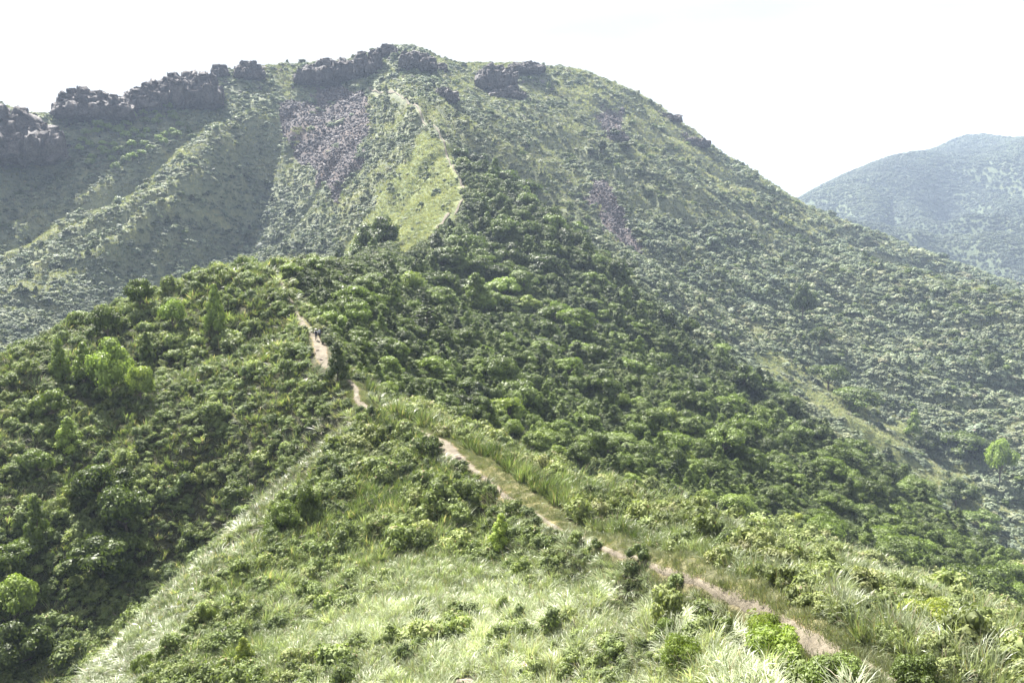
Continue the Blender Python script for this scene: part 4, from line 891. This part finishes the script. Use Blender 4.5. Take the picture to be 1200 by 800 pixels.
# ------------------------------------------------------------------ rocks
def crag(name, label, box, depth, seed, cols=7, group=None, cat='cliff', rough=1.0, top=None):
    """a cliff: many upright angular blocks grown together into one weathered mass"""
    import bmesh
    x0, x1, y0, y1 = box; rng = np.random.default_rng(seed); base, r = hit((x0 + x1) / 2, y1 - 1)
    pxm = r / F; W = (x1 - x0) * pxm; H = (y1 - y0) * pxm * .86
    V, Fc, off = [], [], 0
    nb = cols * 3
    for k in range(nb):
        t = (k % cols + .5 + rng.uniform(-.3, .3)) / cols; row = k // cols
        prof = (top(t) if top else (1 - abs(2 * t - 1) ** 3 * .5)) * (1, .84, .66)[row] * rng.uniform((.86, .7, .5)[row], 1.05)
        sx = W / cols * rng.uniform(.75, 1.35); sy = depth * rng.uniform(.3, .5); sz = H * prof * .60
        v = I4[0].copy(); v = np.sign(v) * np.abs(v) ** .35; v *= .84
        for _ in range(14):
            n = rng.normal(size=3) * np.array([1, 1, .9]); n /= np.linalg.norm(n); d = rng.uniform(.72, .98); q_ = v @ n - d; v = v - np.maximum(q_, 0)[:, None] * n * 1.0
        v = v * np.array([sx, sy, sz]) * 1.12
        jx = noise(v[:, 0] / W * 16 + k * 9, v[:, 2] / H * 5, seed); jy = noise(v[:, 0] / W * 24, v[:, 2] / H * 9 + k * 5, seed + 3)
        v[:, 1] += jx * sy * .35 * rough; v[:, 0] += jy * sx * .2 * rough; v[:, 2] += noise(v[:, 0] / W * 14, v[:, 1] / depth * 8 + k, seed + 5) * H * .07
        v[:, 1] += np.abs(noise(v[:, 0] * .5 + k * 3, v[:, 2] * .12, seed + 11)) * 2.2; v[:, 2] -= np.abs(noise(v[:, 0] * .45 + k * 3, v[:, 1] * .3, seed + 12)) * 1.6
        v[:, 1] += noise(v[:, 0] * .9 + k, v[:, 2] * .35, seed + 9) * .9; v[:, 2] += noise(v[:, 0] * .5, v[:, 1] * .5 + k, seed + 7) * .8
        lean = rng.normal() * .10; v[:, 0] += v[:, 2] * lean
        v += np.array([(t - .5) * W, -row * depth * .32 + rng.uniform(-.1, .1) * depth, H * prof * .40])
        V.append(v); Fc.append(I4[1] + off); off += len(v)
    me = mesh_np(name, np.concatenate(V), [np.concatenate(Fc)], M_rock)
    o = bpy.data.objects.new(name, me); link(o); o.location = base - Vector((0, 0, H * (.38 if x0 > 680 else .08))); o.rotation_euler = (0, 0, -math.atan2(base.x, base.y)); tag(o, label, cat, group); return o
CR = [('big dark blunt cliff at the left edge of the skyline', (-30, 54, 119, 182), 34, 9, lambda t: .95 - .55 * max(0, t - .55) ** 1.2 * 1.4),
 ('flat-topped dark rock tower left of the long cliff', (80, 142, 103, 137), 26, 7, lambda t: (.85 if t < .2 else 1) - .75 * max(0, t - .62)),
 ('narrow rock pillar at the left end of the long cliff', (154, 180, 95, 128), 18, 4, None),
 ('stepped rock block between the narrow pillar and the tallest cliff', (175, 203, 90, 120), 18, 4, None),
 ('tallest and widest dark cliff wall on the left skyline', (198, 250, 75, 122), 26, 8, lambda t: .78 + .22 * min(1, t * 1.6) - (.3 if t > .95 else 0)),
 ('small jagged rock on the skyline right of the widest cliff', (252, 266, 70, 86), 10, 3, None),
 ('small blocky rock on the skyline left of the notch', (280, 304, 68, 92), 12, 4, None),
 ('grey craggy outcrop left of the narrow notch', (354, 394, 66, 98), 22, 6, lambda t: .65 + .35 * min(1, t * 1.5)),
 ('dark rock fortress right of the narrow notch', (396, 424, 64, 92), 20, 5, None),
 ('pair of dark rock spires below the summit', (420, 445, 55, 86), 18, 4, lambda t: .8 if .4 < t < .6 else 1),
 ('small round rock head at the summit', (445, 464, 51, 66), 12, 4, None),
 ('grey rock face under the summit crest', (474, 508, 57, 82), 18, 6, lambda t: 1 - .45 * max(0, t - .5)),
 ('small rock tooth on the descent right of the summit', (512, 524, 72, 84), 8, 3, None),
 ('large domed rock on the saddle right of the summit', (560, 602, 67, 104), 26, 7, lambda t: .6 + .4 * math.sin(math.pi * t)),
 ('low rock ledge right of the large domed rock', (600, 635, 69, 86), 18, 6, None),
 ('rough rock rib below the large domed rock', (575, 612, 98, 116), 16, 6, None),
 ('rocky edge high on the right skyline slope', (764, 794, 122, 138), 9, 5, lambda t: 1 - .5 * t),
 ('steep dark rock edge lowest on the right skyline', (795, 828, 146, 166), 9, 6, lambda t: 1 - .6 * t),
 ('rounded dark rock patch in the middle of the right face', (702, 734, 148, 162), 6, 6, None),
 ('small rock rib low on the slope under the summit', (508, 534, 100, 118), 10, 5, None)]
for i, (lab, box, dp, nc, top) in enumerate(CR): crag('rock_outcrop', lab, box, dp, 800 + i * 11, nc, top=top)
# hikers: one continuous body each, dressed, with hat and backpack as parts
def flat_mat(name, c, rough=.8):
    m = bpy.data.materials.new(name); m.use_nodes = True; b = m.node_tree.nodes['Principled BSDF']; b.inputs[0].default_value = (*c, 1); b.inputs['Roughness'].default_value = rough; return m
M_skin = flat_mat('skin', (.42, .26, .19), .6)
def hiker(pos, rz, top, legs, pack, hat, label, stride):
    root = bpy.data.objects.new('person', None); link(root); root.location = pos; root.rotation_euler = (0, 0, rz); tag(root, label, 'person')
    J = [(0,0,.95,.15),(0,.01,1.12,.135),(0,.02,1.32,.16),(0,.02,1.45,.09),(0,.03,1.53,.062),(0,.045,1.60,.088),(0,.05,1.70,.095)]
    E = [(0,1),(1,2),(2,3),(3,4),(4,5),(5,6)]
    for sd in (-1, 1):
        n = len(J); st = stride * sd
        J += [(.10*sd,0,.88,.11),(.11*sd,.06+st*.12,.50,.068),(.11*sd,st*.26,.10,.048),(.11*sd,st*.26+.13,.05,.04)]; E += [(0,n),(n,n+1),(n+1,n+2),(n+2,n+3)]
        n = len(J); J += [(.19*sd,.02,1.40,.062),(.25*sd,-.02-st*.08,1.14,.046),(.24*sd,.16-st*.10,.94,.034),(.23*sd,.24-st*.10,.88,.036)]; E += [(2,n),(n,n+1),(n+1,n+2),(n+2,n+3)]
    me = bpy.data.meshes.new('body'); me.from_pydata([j[:3] for j in J], E, []); tmp = bpy.data.objects.new('body_cage', me); COL.objects.link(tmp)
    sk = tmp.modifiers.new('skin', 'SKIN'); tmp.modifiers.new('sub', 'SUBSURF').levels = 2
    for i, j in enumerate(J): me.skin_vertices[0].data[i].radius = (j[3], j[3]); me.skin_vertices[0].data[i].use_root = i == 0
    dg = bpy.context.evaluated_depsgraph_get(); bm_ = bpy.data.meshes.new_from_object(tmp.evaluated_get(dg)); bpy.data.objects.remove(tmp)
    bm_.name = 'body'; bm_.materials.clear()
    for m in (M_skin, top, legs, M_boot, M_hair): bm_.materials.append(m)
    for p in bm_.polygons:
        c = p.center; p.use_smooth = True
        arm = abs(c.x) > .185 and c.z > .8
        p.material_index = 3 if c.z < .13 else (2 if c.z < .94 and not arm else (0 if (c.z > 1.50 or (arm and c.z < 1.12)) else 1))
        if c.z > 1.62 and (c.y < .05 or c.z > 1.73): p.material_index = 4
    link(bpy.data.objects.new('body', bm_), root)
    def ell(nm, c, r, m, sub=I3, pw=1.0):
        v = sub[0].copy(); v = np.sign(v) * np.abs(v) ** pw * np.array(r) + np.array(c); return link(bpy.data.objects.new(nm, mesh_np(nm, v, [sub[1]], m, smooth=True)), root)
    ell('backpack', (0, -.19, 1.22), (.17, .12, .26), pack, pw=.6)
    if hat:
        v = I3[0].copy(); br = np.abs(v[:, 2]) < .35; v = v * np.array([.11, .12, .085]); v[br, 0] *= 1.6; v[br, 1] *= 1.6; v[:, 2] = np.maximum(v[:, 2], -.01); v += np.array([0, .05, 1.76])
        link(bpy.data.objects.new('hat', mesh_np('hat', v, [I3[1]], hat, smooth=True)), root)
    return root
M_boot = flat_mat('boot', (.03, .025, .02)); M_hair = flat_mat('hair', (.02, .015, .012))
def on_trail(k):
    i = int(k * 12); p = TPS[i]; return Vector((p[0], p[1], float(ground(p[0:1], p[1:2])[0]) + .05))
hiker(on_trail(18.75) + Vector((-.25, 0, 0)), R(15), flat_mat('pale_shirt', (.62, .60, .66)), flat_mat('dark_trousers', (.03, .03, .045)), flat_mat('black_pack', (.02, .02, .025)), flat_mat('white_hat', (.7, .68, .66)), 'hiker in pale shirt, white hat and dark trousers walking up the trail', .8)
hiker(on_trail(18.95) + Vector((.45, 0, 0)), R(-12), flat_mat('navy_jacket', (.03, .035, .07)), flat_mat('charcoal_trousers', (.04, .04, .045)), flat_mat('grey_pack', (.3, .32, .32)), None, 'hiker in navy jacket with grey backpack just ahead on the trail', -.7)
# stones by the path
for i, (sx, sy, w_, lab) in enumerate([(545,797,26,'pale rounded boulder at the bottom edge in the silver grass'),(617,778,18,'small purplish flat stone in the silver grass'),(650,770,16,'pinkish stone half hidden in the silver grass'),
     (538,535,11,'dark stone on the bare patch of trail'),(528,541,8,'small stone at the left of the bare patch of trail'),(533,548,9,'brown stone at the lower end of the bare patch'),(377,421,6,'stone at the lower end of the hikers path'),(372,410,5,'stone step just below the hikers')]):
    pos, r = hit(sx, sy + w_ * .3); s = w_ * r / F / 2
    o = bpy.data.objects.new('stone', rock_mesh('stone', 900 + i, M_stone, I3, s, s * .8, s * (.8 if i < 3 else .55), .15)); link(o); o.location = pos + Vector((0, 0, s * .2 + .02)); tag(o, lab, 'stone')
